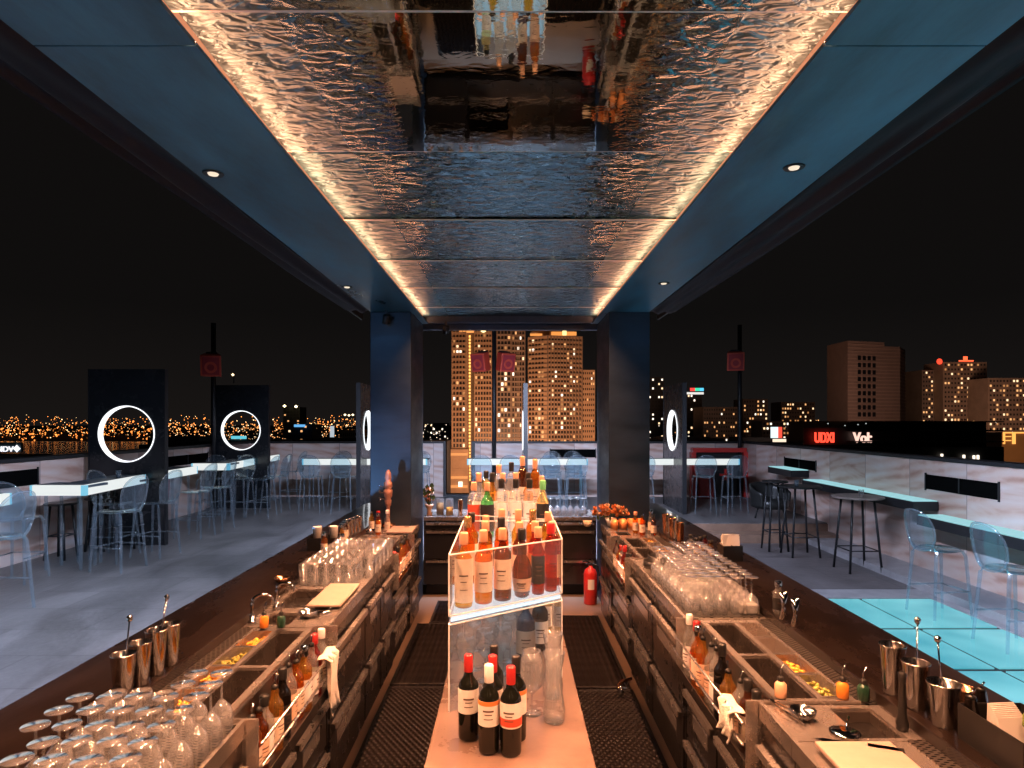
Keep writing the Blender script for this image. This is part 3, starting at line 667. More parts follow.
# amber lit square building at the right edge
D = 140
t = thing('pavilion', 'amber outlined square building at the right edge above the wall', 'building', (PX(1010,D),D,-45)); tx = t.location.x
b = MB(); b.box(PX(1003,D)-tx,PX(1060,D)-tx,.3,12,0,PZ(433,D)+45); b.build('body', brown_d, t)
b = MB(); z0, z1 = PZ(444,D)+45, PZ(432,D)+45
for a,c in ((1003.5,1014),(1014,1040)):
    x0, x1 = PX(a,D)-tx, PX(c,D)-tx
    b.box(x0,x1,-.1,.2,z1-.3,z1); b.box(x0,x0+.3,-.1,.2,z0,z1-.3); b.box(x1-.3,x1-.002,-.12,.18,z0,z1-.3)
b.box(PX(1006,D)-tx,PX(1011,D)-tx,-.1,.2,PZ(441,D)+45,PZ(440,D)+45); b.box(PX(1006,D)-tx,PX(1011,D)-tx,-.1,.2,PZ(437,D)+45,PZ(436,D)+45)
b.build('outline_lights', emis('amber outline', (1,.38,.08), 1.6), t)
area('street_glow', (PX(1010,D),D-12,-6), (PX(1010,D),D,-2), 5, 3, 900, (1,.4,.12), R(160))
# roof letters over the water on the far left
D = 300
t = thing('bank_building', 'dark riverside building with white bank letters at the left edge', 'building', (PX(0,D),D,-45)); tx = t.location.x
b = MB(); b.box(PX(-60,D)-tx,PX(21,D)-tx,1,20,0,PZ(456,D)+45); b.box(PX(-60,D)-tx,PX(20,D)-tx,.6,2,PZ(452,D)+45,PZ(442.5,D)+45,1); b.build('body', [grey_d, mat('blue board',(.02,.06,.09),.5)], t)
wl = emis('white letters', (.95,.95,1), 1.3)
sign('letters','BIDV',0,0,D,2.6,wl,None,local=(PX(-4.5,D)-tx,.2,PZ(451.6,D)+45),parent=t,w=PX(12.8,D)-PX(-4.5,D))
b = MB(); cx = PX(16.7,D)-tx; cz = PZ(448.6,D)+45; P = []
for k in range(8):
    r = 1.75 if k%2==0 else 1.15; a = k*PI/4; P.append((cx+r*math.sin(a), .2, cz+r*math.cos(a)))
P2 = [(x,y-.3,z) for x,y,z in P]
b.add(P2+P, [tuple(range(8))[::-1],tuple(range(8,16))]+[(i,(i+1)%8,8+(i+1)%8,8+i) for i in range(8)]); b.build('emblem', wl, t)
# far lights: nobody could count them
def lights(name, label, n, fn, m, k=.46):
    b = MB()
    for _ in range(n):
        x,y,z,s = fn(); r = y/640*k*s
        b.add([(x-r,y,z),(x+r,y,z),(x,y-r,z),(x,y+r,z),(x,y,z-r),(x,y,z+r)], [(0,2,5),(2,1,5),(1,3,5),(3,0,5),(2,0,4),(1,2,4),(3,1,4),(0,3,4)])
    return tag(b.build(name, m), label, None, None, 'stuff')
def far_l(pa=-120, pb=360, da=1700, db=3400):
    def f():
        D = random.uniform(da,db); px = random.uniform(pa,pb); clump = .5+.5*math.sin(px*.11)*math.sin(px*.037+1)
        if random.random() > .35+.65*clump: px = random.uniform(pa,pb)
        return PX(px,D), D, -45+random.random()**1.6*(.026*D), random.choice((.45,.6,.8,1,1.3))
    return f
lights('far_city_lights','band of orange street lights on the far river bank', 1150, far_l(), emis('far sodium light',(1,.30,.06),3.2))
lights('far_city_lights','larger orange lamps along the far river bank', 190, far_l(da=1500,db=2400), emis('far big sodium light',(1,.27,.05),2.2), .95)
lights('far_city_lights','pale lamps among the far river bank lights', 240, far_l(), emis('far pale light',(1,.65,.3),4.5), .45)
def near_l(pa,pb,ya,yb,da,db):
    def f():
        D = random.uniform(da,db); px = random.uniform(pa,pb); y = random.uniform(ya,yb); return PX(px,D), D, PZ(y,D), random.choice((.5,.7,1,1.2))
    return f
lights('town_lights','warm street and window lights of the nearer town on the left', 460, near_l(168,350,424,446,500,1300), emis('town warm light',(1,.42,.14),2.6))
lights('town_lights','pale lights of the nearer town on the left', 120, near_l(160,356,425,447,480,1200), emis('town pale light',(1,.8,.5),2.8), .45)
lights('town_lights','street lights under the towers on the right', 230, near_l(640,1030,420,444,430,900), emis('town street light',(1,.45,.16),2.4), .5)
lights('town_lights','pale lights under the towers on the right', 90, near_l(640,1030,422,446,300,800), emis('town pale light right',(1,.85,.65),2.4), .45)
lights('town_lights','lights seen below the left tower', 60, near_l(418,450,424,442,300,700), emis('town pale light middle',(1,.8,.6),2), .5)
db_ = MB()
for _ in range(420):
    D = random.uniform(900,2600); px = random.uniform(150,1030); x = PX(px,D); wd = random.uniform(15,60); h = random.uniform(8,.018*D)
    db_.box(x-wd/2,x+wd/2,D,D+30,-45,-45+h)
for _ in range(120):
    D = random.uniform(220,480); px = random.uniform(168,1030)
    if 440 < px < 600: continue
    x = PX(px,D); wd = random.uniform(10,26); db_.box(x-wd/2,x+wd/2,D,D+20,-45,PZ(random.uniform(437,446),D))
tag(db_.build('far_roofs', grey_d), 'dark mass of low town roofs beyond the terrace walls', None, None, 'stuff')
tm = MB()
for _ in range(260):   # trees as leafy clumps along the near bank
    D = random.uniform(140,240); px = random.uniform(-40,160) if random.random()<.6 else random.uniform(900,1000); x = PX(px,D); z = -45; h = random.uniform(5,9)
    for _q in range(6):
        a = Vector((x+random.uniform(-3,3),D+random.uniform(-3,3),z+h+random.uniform(-3,2)))
        tm.lathe([(0,-1.3),(1.3*random.uniform(.6,1.2),-.2),(.9,.8),(0,1.4)],5,a)
tag(tm.build('riverside_trees', mat('night foliage',(.03,.04,.02),.8)), 'dark line of trees on the near river bank', None, None, 'stuff')
blue_sign = emis('blue street sign',(.15,.5,.95),1.0)
for px0,px1,y0,y1,D,lb,m in ((294,305,424.5,427,495,'blue roof sign over the dark office block',blue_sign),(231,246,436,439,260,'cyan lit sign seen through the second ring',emis('cyan street sign',(.15,.7,.85),.9)),(330,334,426,438,400,'white lit mast left of the left pillar',emis('white mast',(.8,.9,1),.6))):
    b = MB(); b.box(PX(px0,D)-PX((px0+px1)/2,D),PX(px1,D)-PX((px0+px1)/2,D),0,.5,PZ(y1,D)+45,PZ(y0,D)+45); b.tube([(0,.4,0),(0,.4,PZ(y1,D)+45)],.3,4,1)
    tag(b.build('street_sign',[m,grey_d],None,(PX((px0+px1)/2,D),D,-45)), lb, 'sign')
for px,y,D,n in ((348,415,600,3),):
    pass
for i,(px,y) in enumerate(((345,414.8),(349,415.4),(352.8,414.8))):
    D = 500; b = MB(); b.lathe([(0,-.9),(1.1,0),(0,.9)],8,(0,0,45+PZ(y,D))); b.tube([(0,0,0),(0,0,44+PZ(y,D))],.3,4,1)
    tag(b.build('flood_mast',[emis('flood lamp',(1,.8,.5),3),grey_d],None,(PX(px,D),D,-45)), ('left','middle','right')[i]+' one of three tall flood masts beside the left pillar','lamp mast','flood masts')
# ------------------------------------------------------------------ ring panels
def ring_panel(label, loc, rz, w=1.06, h=2.5, ringz=1.58, r=.40, th=.075):
    t = thing('ring_panel', label, 'panel', loc, rz, 'black panels with a lit ring')
    n = 48; b = MB(); vs = []; fs = []
    def sq(k):
        a = 2*PI*k/n; c, s_ = math.cos(a), math.sin(a)
        # project to the rectangle w x h around the hole
        hw, lo, hi = w/2, ringz, h-ringz
        t_ = min(hw/abs(c) if abs(c)>1e-6 else 1e9, (hi if s_>0 else lo)/abs(s_) if abs(s_)>1e-6 else 1e9)
        return c*t_, ringz+s_*t_
    ks = [2*PI*k/n for k in range(n)]
    angs = sorted(set([round(a,6) for a in ks]+[round(math.atan2(y,x)%(2*PI),6) for x,y in ((w/2,h-ringz),(-w/2,h-ringz),(-w/2,-ringz),(w/2,-ringz))]))
    N = len(angs)
    for yy in (-th/2, th/2):
        for a in angs:
            vs.append((r*math.cos(a), yy, ringz+r*math.sin(a)))
        for a in angs:
            x, z = sq(a*n/(2*PI)); vs.append((x, yy, z))
    for i in range(N):
        j = (i+1)%N
        fs += [(i,j,N+j,N+i), (2*N+j,2*N+i,3*N+i,3*N+j), (N+i,N+j,3*N+j,3*N+i), (j,i,2*N+i,2*N+j)]
    b.add(vs, fs); b.build('panel_board', blackgloss, t)
    q = MB(); q.lathe([(r-.004,-th/2-.012),(r-.012,-th/2-.012),(r-.012,th/2+.012),(r-.004,th/2+.012)], 64, (0,0,ringz), M=Matrix(((1,0,0),(0,0,1),(0,-1,0))))
    q.lathe([(r+.003,-th/2-.012),(r-.004,-th/2-.012)],64,(0,0,ringz),M=Matrix(((1,0,0),(0,0,1),(0,-1,0)))); q.lathe([(r-.004,th/2+.012),(r+.012,th/2+.012)],64,(0,0,ringz),M=Matrix(((1,0,0),(0,0,1),(0,-1,0))))
    q.build('ring_light', ring_glow, t)
    for e in (-1,1): q = MB(); q.box(e*(w/2+.001),e*(w/2+.018),-th/2-.004,th/2+.004,0,h); q.build('edge_trim', blackmatte, t)
    return t
ring_panel('black panel with a lit ring nearest on the left, behind the bent light table', (-5.44,9.12,DK), 0)
ring_panel('black panel with a lit ring, second along the left wall, standing farther back', (-5.47,13.05,DK), 0, w=1.1)
ring_panel('black panel with a lit ring seen edge-on just left of the left pillar', (-2.9,12.9,DK), PI/2, w=1.3)
ring_panel('thin black panel with its ring seen exactly edge-on in front of the towers', (.30,12.9,DK), PI/2, w=1.1)
ring_panel('black panel with a lit ring seen at a slant right of the right pillar', (3.31,12.9,DK), PI/2, w=1.5)
def small_lamp(x,y,z):
    t = thing('panel_lamp','tiny warm lamp clipped on top of the second ring panel','lamp',(x,y,z)); b = MB(); b.tube([(0,0,0),(0,0,.12),(.03,-.1,.16)],.012,5); b.build('arm',blackmatte,t)
    b = MB(); b.lathe([(0,-.03),(.03,0),(0,.03)],10,(.03,-.12,.16)); b.build('bulb',emis('tiny lamp',(1,.7,.4),3),t)
small_lamp(-5.6,12.98,2.79)

# ------------------------------------------------------------------ light tables
TB = 1.2
def light_table(label, path, depth=.42, side=1, legs=(), group='tables with a lit white edge'):
    """path: centre line of the lit edge; the top extends to the given side of it"""
    x0, y0 = path[0]; t = thing('light_table', label, 'table', (x0,y0,DK), 0, group)
    z0, z1 = TB-DK-.06, TB-DK+.06
    for si,(a,c) in enumerate(zip(path,path[1:])):
        us = 0 if si == 0 else depth+.01
        d_ = Vector((c[0]-a[0],c[1]-a[1])); L_ = d_.length; d_.normalize(); nrm = Vector((-d_.y,d_.x))*side
        def P(u,v): return (a[0]-x0+d_.x*u+nrm.x*v, a[1]-y0+d_.y*u+nrm.y*v)
        b = MB(); b.prism([P(.03,0),P(L_-.03,0),P(L_-.03,.05),P(.03,.05)],z0,z1); b.build('lit_edge', bar_glow, t)
        for u0 in (0,L_-.028): b = MB(); b.prism([P(u0,0),P(u0+.028,0),P(u0+.028,.05),P(u0,.05)],z0,z1); b.build('edge_cap', bar_cyan, t)
        b = MB(); b.prism([P(us,.052),P(L_,.052),P(L_,depth),P(us,depth)],z1-.03,z1-.002); b.build('table_top', acrylic_t, t)
        for u in (.12+us, L_-.12):
            for v in (.1, depth-.06):
                b = MB(); px_, py_ = P(u,v); b.box(px_-.013,px_+.013,py_-.013,py_+.013,0,z1-.032); b.build('leg', ghost_d, t)
    return t
acrylic_t = mat('smoked acrylic top', (.05,.065,.08), .4)
light_table('bent light table cut by the left picture edge', [(-5.5,3.4),(-5.0,3.5),(-5.2,6.68)])
light_table('long bent light table running past the nearest left ring panel', [(-5.60,7.46),(-4.95,7.46),(-5.13,9.02)])
light_table('light table continuing behind the nearest left ring panel', [(-5.15,9.24),(-5.22,10.7)])
light_table('bent light table in front of the second left ring panel', [(-5.68,11.4),(-5.0,11.4),(-5.17,12.95)])
light_table('short light table just beyond the second left ring panel', [(-5.18,13.15),(-5.22,14.5)])
light_table('straight light table seen to the left of the left pillar', [(-4.16,12.8),(-1.66,12.8)])
light_table('straight light table in the centre under the towers', [(-.86,12.8),(1.56,12.8)])
light_table('straight light table just right of the right pillar', [(2.1,12.8),(4.6,12.8)])

# ------------------------------------------------------------------ clear stools
def stool_proto():
    t = thing('clear_bar_stool','x','bar stool')
    S = .70
    b = MB(); b.lathe([(0,S-.022),(.17,S-.02),(.2,S-.008),(.2,S+.006),(.17,S+.01),(0,S-.002)], 24, (0,0,0)); b.build('seat', ghost, t)
    # rounded hoop backrest, slightly curved
    hz = .215; hw = .20; zc = S+.20
    def bp(a, r_, off=0):
        x = hw*r_*math.copysign(abs(math.cos(a))**.8, math.cos(a)); z = zc+hz*r_*math.copysign(abs(math.sin(a))**.9, math.sin(a))
        y = -.175-.05*(1-(x/hw)**2)-.08*(z-S)/.4+off
        return (x,y,z)
    n = 28; b = MB(); vs = []; fs = []
    for off in (0,.008):
        for r_ in (0,.5,.93):
            for k in range(n): vs.append(bp(2*PI*k/n, r_, off))
    for sh in (0,1):
        for q in range(2):
            for k in range(n):
                a0 = sh*3*n+q*n+k; a1 = sh*3*n+q*n+(k+1)%n
                fs.append((a0,a1,a1+n,a0+n) if sh else (a1,a0,a0+n,a1+n))
    b.add(vs, fs, 0, True); br = b.build('backrest', ghost, t)
    b = MB(); b.tube([bp(2*PI*k/n,1,.004) for k in range(n)], .012, 6, closed=True); b.build('back_rim', ghost_d, br)
    for sx in (-1,1):
        b = MB(); b.tube([(sx*.15,-.16,S),(sx*.165,-.19,S+.05),(sx*.17,-.2,S+.1)], .016, 6); b.build('back_post', ghost_d, t)
        for sy in (-1,1):
            b = MB(); b.tube([(sx*.15,sy*.14,S-.004),(sx*.165,sy*.165,S-.06),(sx*.20,sy*.21,0)], .021, 4, r2=.013); b.build('leg', ghost_d, t)
        b = MB(); b.tube([(sx*.182,-.188,.28),(sx*.182,.188,.28)], .009, 5); b.build('stretcher', ghost_d, t)
    b = MB(); b.tube([(-.182,.188,.28),(.182,.188,.28)], .011, 5); b.build('stretcher', ghost_d, t)
    return t
SP = stool_proto(); kids(SP)
first = [True]
def stool(x,y,z,rz,label,group='clear plastic bar stools'):
    if first[0]:
        first[0] = False; SP.location = (x,y,z); SP.rotation_euler = (0,0,rz); tag(SP,label,'bar stool',group); return SP
    return dup(SP,(x,y,z),rz,label,group)
# rz: 0 = faces +Y (back towards the camera)
F = R(90)   # faces -X
stool(-4.72,5.86,DK,R(84),'clear stool cut by the left picture edge, in front of the first lit table end')
stool(-4.66,7.62,DK,R(80),'clear stool in front of the nearest left ring panel, left one of the pair')
stool(-4.66,8.42,DK,R(82),'clear stool in front of the nearest left ring panel, right one of the pair')
stool(-5.42,7.05,DK,R(5),'clear stool at the near left end of the long bent light table')
stool(-5.15,8.35,DK,R(-90),'clear stool hidden behind the long bent light table, only its top rim showing')
stool(-4.8,9.75,DK,R(86),'clear stool just right of the nearest left ring panel')
stool(-4.78,10.4,DK,R(88),'clear stool before the reddish wall patch, second right of the nearest ring panel')
stool(-5.6,11.95,DK,R(180),'clear stool behind the lit edge left of the second ring panel, left one')
stool(-5.05,11.95,DK,R(175),'clear stool behind the lit edge left of the second ring panel, right one')
stool(-4.62,11.9,DK,R(88),'clear stool in front of the second ring panel, left one of the pair')
stool(-4.6,12.55,DK,R(85),'clear stool in front of the second ring panel, right one of the pair')
stool(-4.7,13.8,DK,R(85),'clear stool just right of the second ring panel near the back wall')
for x,lb in ((-3.85,'first clear stool from the left at the table left of the left pillar'),(-3.2,'second clear stool from the left at the table left of the left pillar'),(-2.4,'clear stool at the left pillar table, next to the edge-on ring panel'),
             (-.55,'leftmost clear stool at the centre table under the towers'),(.02,'clear stool just left of the thin edge-on panel'),(.78,'clear stool just right of the thin edge-on panel'),(1.28,'rightmost clear stool at the centre table'),
             (2.55,'clear stool directly right of the right pillar'),(3.75,'clear stool at the right pillar table, just right of its ring panel'),(4.35,'clear stool before the red framed cabinet')):
    stool(x,12.42,DK,R(random.uniform(-8,8)),lb)
for x,lb in ((-3.6,'clear stool on the far side of the table left of the left pillar'),(.9,'clear stool on the far side of the centre table'),(1.35,'clear stool on the far side of the centre table, by the wall vent'),(-1.9,'clear stool mostly hidden behind the left pillar')):
    stool(x,13.55,DK,R(180),lb)
stool(4.52,6.75,LF,R(-84),'clear stool on the lit cyan floor, nearest the end of the upper ledge')
stool(4.55,5.80,LF,R(-88),'clear stool on the lit cyan floor, second from the ledge end')
stool(4.58,4.95,LF,R(-86),'clear stool on the lit cyan floor cut by the right picture edge')

# ------------------------------------------------------------------ black stools and round tables
def round_table(label, loc, r, h, group, name='high_table', cat='table', legs=4, splay=.07, topm=None, rz=0, ring=True):
    t = thing(name, label, cat, loc, rz, group)
    b = MB(); b.lathe([(0,h-.028),(r-.01,h-.028),(r,h-.02),(r,h-.006),(r-.01,h),(0,h)], 32, (0,0,0), smooth=False); b.build('top', topm or blackplastic, t)
    for k in range(legs):
        a = 2*PI*(k+.5)/legs; b = MB(); r0 = r*.62; r1 = r*.62+splay
        b.tube([(r0*math.cos(a),r0*math.sin(a),h-.03),(r1*math.cos(a),r1*math.sin(a),0)], .016, 6); b.build('leg', blackmatte, t)
    if ring:
        b = MB(); z = .3; rr = r*.62+splay*(1-z/h)
        pts = [(rr*math.cos(2*PI*(k+.5)/legs), rr*math.sin(2*PI*(k+.5)/legs), z) for k in range(legs)]
        for k in range(legs): b.tube([pts[k],pts[(k+1)%legs]], .009, 5)
        b.build('foot_rail', blackmatte, t)
    return t
wood_top = mat('worn wooden top', (.22,.17,.15), .4, var=.3, vscale=8, bump=.1)
round_table('round high table with a greyish top nearest on the right, beside the upper lit ledge', (4.75,8.75,LF), .33, 1.02, 'black legged high tables', topm=wood_top, splay=.1)
round_table('round high table with a dark top farther back on the right', (4.42,9.75,LF), .31, 1.06, 'black legged high tables', splay=.1)
round_table('small black stool left of the dark round table on the lower floor', (4.2,10.15,LF), .2, 1.1, 'black bar stools', 'bar_stool', 'bar stool', splay=.09)
round_table('dark round high table near the left wall behind the bent light table', (-5.35,9.0,DK), .3, .95, 'black legged high tables', splay=.05)
round_table('black stool by the left wall vent, nearer one', (-5.75,8.2,DK), .19, .72, 'black bar stools', 'bar_stool', 'bar stool', splay=.06)
round_table('black stool by the left wall vent, farther one', (-5.6,8.75,DK), .19, .72, 'black bar stools', 'bar_stool', 'bar stool', splay=.06)
# black bag on the raised floor
t = thing('tub_chair','low black tub chair standing behind the dark round table on the right','chair',(4.7,11.55,DK),R(20))
b = MB(); b.lathe([(0,.2),(.27,.2),(.31,.24),(.31,.33),(.27,.37),(0,.38)],24,(0,0,0)); b.build('seat', blackplastic, t)
b = MB(); b.grid(lambda u,v: ((.33+.03*v)*math.cos(PI*(-.15+1.3*u)),(.33+.03*v)*math.sin(PI*(-.15+1.3*u)),.22+v*(.26+.16*math.sin(PI*u))), 24, 5); o = b.build('backrest', blackplastic, t); md = o.modifiers.new('thickness','SOLIDIFY'); md.thickness = .04
for k in range(4): b = MB(); a = PI/4+k*PI/2; b.tube([(.2*math.cos(a),.2*math.sin(a),.21),(.26*math.cos(a),.26*math.sin(a),0)],.014,6); b.build('leg', blackmatte, t)
def cup(label, loc, r=.035, h=.1, m=None, group=None, name='drinking_glass', cat='glass'):
    b = MB(); b.lathe([(0,.0),(r*.8,0),(r,h),(r-.003,h),(r*.8-.003,.006),(0,.006)],16,(0,0,0)); o = b.build(name, m or glass, None, loc); return tag(o,label,cat,group)
cup('clear tumbler on the nearest greyish round table', (4.72,8.6,LF+1.021))
cup('pale cup on the dark round table at the right', (4.3,9.6,LF+1.061), m=ghost_d)
cup('clear cup on the light table before the nearest ring panel', (-5.2,8.5,TB+.058), m=ghost_d)
cup('clear cup on the light table before the second ring panel', (-5.2,12.3,TB+.058), m=ghost_d)
# ------------------------------------------------------------------ lit ledges on the right wall
def ledge(label, y0, y1, z, x0=5.16):
    t = thing('wall_ledge', label, 'ledge', (5.49,y0,z), 0, 'lit ledges on the right wall'); ox = 5.49
    b = MB(); b.box(x0-ox,0,0,y1-y0,-.13,-.012); b.build('ledge_body', blackmatte, t)
    b = MB(); b.box(x0-ox+.01,-.01,.01,y1-y0-.01,-.012,0); b.build('glowing_top', slab_glow, t)
ledge('lowest cyan lit ledge on the right wall behind the clear stools', 3.0, 8.12, .83)
ledge('long middle cyan lit ledge on the right wall beside the round tables', 8.2, 11.3, .99)
ledge('short far cyan lit ledge on the right wall beneath the far vent', 11.75, 12.8, 1.12)
# ------------------------------------------------------------------ speakers on poles
def speaker_pole(label, x, y, h, z0=DK):
    t = thing('speaker_pole', label, 'pole', (x,y,z0), 0, 'black speaker poles'); b = MB(); b.tube([(0,0,0),(0,0,h)], .05, 8); b.build('pole', blackmatte, t)
    b = MB(); b.box(-.12,.12,-.12,.12,0,.015); b.build('base_plate', blackmatte, t); return t
def speaker(label, x, y, z, rz, tilt=R(12)):
    t = thing('red_speaker', label, 'speaker', (x,y,z), rz, 'red speakers'); t.rotation_euler = (tilt,0,rz)
    b = MB(); pts = [(-.19,-.14),(.19,-.14),(.14,.16),(-.14,.16)]; b.prism(pts,-.21,.21,0); b.build('cabinet', red_sp, t, bevel=.015)
    b = MB(); b.box(-.15,.15,-.15,-.143,-.17,.17); g_ = b.build('grille', red_gr, t)
    b = MB(); b.lathe([(.085,-.006),(.1,-.012),(.115,-.006)],24,(0,-.147,-.03),M=Matrix(((1,0,0),(0,0,1),(0,-1,0)))); b.lathe([(0,.012),(.085,-.004)],24,(0,-.15,-.03),M=Matrix(((1,0,0),(0,0,1),(0,-1,0)))); b.build('cone', red_sp, g_)
    b = MB(); b.box(-.03,.03,.16,.3,-.03,.03); b.box(-.1,.1,.1,.16,.2,.24); b.build('bracket', blackmatte, t)
speaker_pole('black pole at the left wall behind the second ring panel', -6.0, 12.95, 3.75)
speaker('red speaker high on the left pole', -5.88, 12.6, PZ(365,12.6), R(20))
speaker_pole('black pole in the middle of the back wall in front of the towers', -.37, 14.85, 4.3)
speaker('red speaker in front of the tower, left one of the back to back pair', -.66, 14.6, PZ(362,14.6), R(-32))
speaker('red speaker in front of the tower, right one of the back to back pair', -.11, 14.6, PZ(362,14.6), R(32))
speaker_pole('black pole at the right back corner', 5.33, 14.85, 4.0)
speaker('red speaker high on the right pole', 5.12, 14.55, PZ(361,14.55), R(-14))
# red framed cabinet in the back right corner
t = thing('fire_point','dark cabinet with a thick red frame in the back right corner','cabinet',(4.85,14.9,DK))
b = MB(); b.box(-.55,.55,0,.08,0,1.05); b.build('back_board', blackmatte, t)
b = MB(); b.box(-.62,.62,-.12,.08,1.05,1.15); b.box(.55,.65,-.12,.08,0,1.05); b.box(-.65,-.552,-.12,.08,0,1.05); b.build('frame', red_p, t)
b = MB(); b.box(.02,.3,-.05,0,.5,.55); b.box(.13,.18,-.06,-.001,.4,.66); b.build('hose_valve', red_p, t)
b = MB(); b.box(-.5,-.2,-.3,0,0,.68); b.build('hose_box', red_dark, t)
t = thing('red_chair','dark red chair back showing over the left parapet ledge behind the second group of stools','chair',(-5.75,10.2,DK))
b = MB(); b.box(-.2,.2,-.2,.2,.42,.47); b.build('seat', red_dark, t)
b = MB(); b.rbox((0,.2,.75),(.42,.05,.5),(R(-8),0,0)); b.build('backrest', red_dark, t)
for sx in (-1,1):
    for sy in (-1,1): b = MB(); b.tube([(sx*.18,sy*.18,.42),(sx*.19,sy*.19,0)],.015,5); b.build('leg', blackmatte, t)
# ------------------------------------------------------------------ customer counters
CT = 1.0; ST = .955
def ccounter(label, s):
    t = thing('bar_counter', label, 'counter', (s*1.36,1.0,0)); ox = s*1.36
    xo = 1.775 if s<0 else 1.80
    b = MB(); b.box(0,s*xo-ox,-2.5,6.9,CT-.045,CT); b.build('counter_top', darkcount, t, bevel=.004)
    b = MB(); b.box(s*1.5-ox,s*(xo-.03)-ox,-2.5,6.9,(.25 if s<0 else -.03),CT-.046); b.build('counter_front', blackgloss, t)
    return t
ccounter('long dark customer counter along the left of the bar', -1)
ccounter('long dark customer counter along the right of the bar', 1)
# ------------------------------------------------------------------ steel stations
def cabinet(t, s, y0, y1, xf, zt, drawers=2, plain=False):
    """body and fronts below a worktop; xf is the aisle face"""
    ox, oy = t.location.x, t.location.y
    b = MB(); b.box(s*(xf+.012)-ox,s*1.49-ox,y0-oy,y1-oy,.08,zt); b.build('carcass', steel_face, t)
    b = MB(); b.box(s*(xf+.06)-ox,s*1.45-ox,y0-oy+.01,y1-oy-.01,0,.079); b.build('plinth', blackmatte, t)
    if plain:
        b = MB(); b.box(s*xf-ox,s*(xf+.0115)-ox,y0-oy+.01,y1-oy-.01,.1,zt-.05); b.build('side_panel', steel_face, t); return
    n = max(1, round((y1-y0)/.62)); w = (y1-y0)/n; hs = (zt-.15)/drawers
    for i in range(n):
        for j in range(drawers):
            a, c = y0+i*w+.012-oy, y0+(i+1)*w-.012-oy; z0 = .1+j*hs; z1 = z0+hs-.025
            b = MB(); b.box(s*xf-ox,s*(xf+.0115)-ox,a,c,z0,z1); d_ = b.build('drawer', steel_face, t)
            b = MB(); b.box(s*(xf-.028)-ox,s*(xf-.02)-ox,a+.02,c-.02,z1-.035,z1-.004); b.box(s*(xf-.02)-ox,s*(xf-.001)-ox,a+.02,c-.02,z1-.010,z1-.004); b.build('handle', steel, d_)
            b = MB(); b.box(s*(xf-.004)-ox,s*(xf-.001)-ox,a+.12,c-.12,z1-.16,z1-.09); b.build('recess_strip', steel, d_)
def rimbox(b, s, x0, x1, y0, y1, z, depth, ox, oy, m=1, t=.004):
    """open well hanging from z down by depth"""
    b.box(s*x0-ox,s*x1-ox,y0-oy,y1-oy,z-depth-t,z-depth,m)
    b.box(s*(x0-t)-ox,s*x0-ox,y0-oy,y1-oy,z-depth-t,z,m); b.box(s*x1-ox,s*(x1+t)-ox,y0-oy,y1-oy,z-depth-t,z,m)
    b.box(s*(x0-t)-ox,s*(x1+t)-ox,y0-t-oy,y0-oy,z-depth-t,z,m); b.box(s*(x0-t)-ox,s*(x1+t)-ox,y1-oy,y1+t-oy,z-depth-t,z,m)
def plate_holes(b, s, x0, x1, y0, y1, z, holes, ox, oy, m=0, th=.012):
    """flat plate with rectangular holes (x0,x1,y0,y1) cut out"""
    xs = sorted({x0,x1,*[h[0] for h in holes],*[h[1] for h in holes]}); ys = sorted({y0,y1,*[h[2] for h in holes],*[h[3] for h in holes]})
    for a,c in zip(xs,xs[1:]):
        run = None
        for e,f in zip(ys,ys[1:]):
            mx, my = (a+c)/2,(e+f)/2
            inh = any(h[0]<mx<h[1] and h[2]<my<h[3] for h in holes)
            if not inh: b.box(s*a-ox,s*c-ox,e-oy,f-oy,z-th,z,m)
def worktop(label, s, y0, y1, holes, name='steel_worktop', z=ST, grid_to=None, xf=.92):
    t = thing(name, label, 'worktop', (s*1.15,y0,0)); ox, oy = t.location.x, t.location.y
    hx = [(a,c,e,f) for a,c,e,f,_ in holes]
    b = MB(); plate_holes(b, s, xf, 1.48, y0, y1, z, hx, ox, oy)
    b.build('top_plate', steel, t)
    b = MB(); b.box(s*(xf-.002)-ox,s*(xf+.012)-ox,y0-oy,y1-oy,z+.0005,z+.012); b.box(s*xf-ox,s*(xf+.01)-ox,y0-oy,y1-oy,z-.05,z-.0125); b.build('raised_edge', steel, t)
    for a,c,e,f,dp in holes:
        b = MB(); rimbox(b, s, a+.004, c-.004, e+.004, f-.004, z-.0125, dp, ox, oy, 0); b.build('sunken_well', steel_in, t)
    cabinet(t, s, y0+.002, y1-.002, xf, z-.05, 2)
    return t
def pan(t, s, x0, x1, y0, y1, z, fill, ox, oy):
    b = MB(); rimbox(b, s, x0, x1, y0, y1, z, .09, ox, oy, 0, .003)
    b.box(s*(x0-.01)-ox,s*(x1+.01)-ox,y0-.008-oy,y0-oy,z,z+.004); b.box(s*(x0-.01)-ox,s*(x1+.01)-ox,y1-oy,y1+.008-oy,z,z+.004)
    b.box(s*(x0-.01)-ox,s*x0-ox,y0-oy,y1-oy,z,z+.004); b.box(s*x1-ox,s*(x1+.01)-ox,y0-oy,y1-oy,z,z+.004)
    o = b.build('garnish_pan', steel, t)
    if fill:
        b = MB(); 
        for _ in range(70):
            a = random.uniform(0,PI); px = random.uniform(x0+.015,x1-.015); py = random.uniform(y0+.02,y1-.02); zz = z-.05+random.uniform(0,.03)
            b.lathe([(0,0),(.009,.002),(.011,.005),(.007,.009),(0,.01)],6,(s*px-ox,py-oy,zz),M=Euler((random.uniform(-.8,.8),random.uniform(-.8,.8),a)).to_matrix())
        b.box(s*(x0+.003)-ox,s*(x1-.003)-ox,y0+.003-oy,y1-.003-oy,z-.085,z-.052)
        b.build('garnish', fill, o)
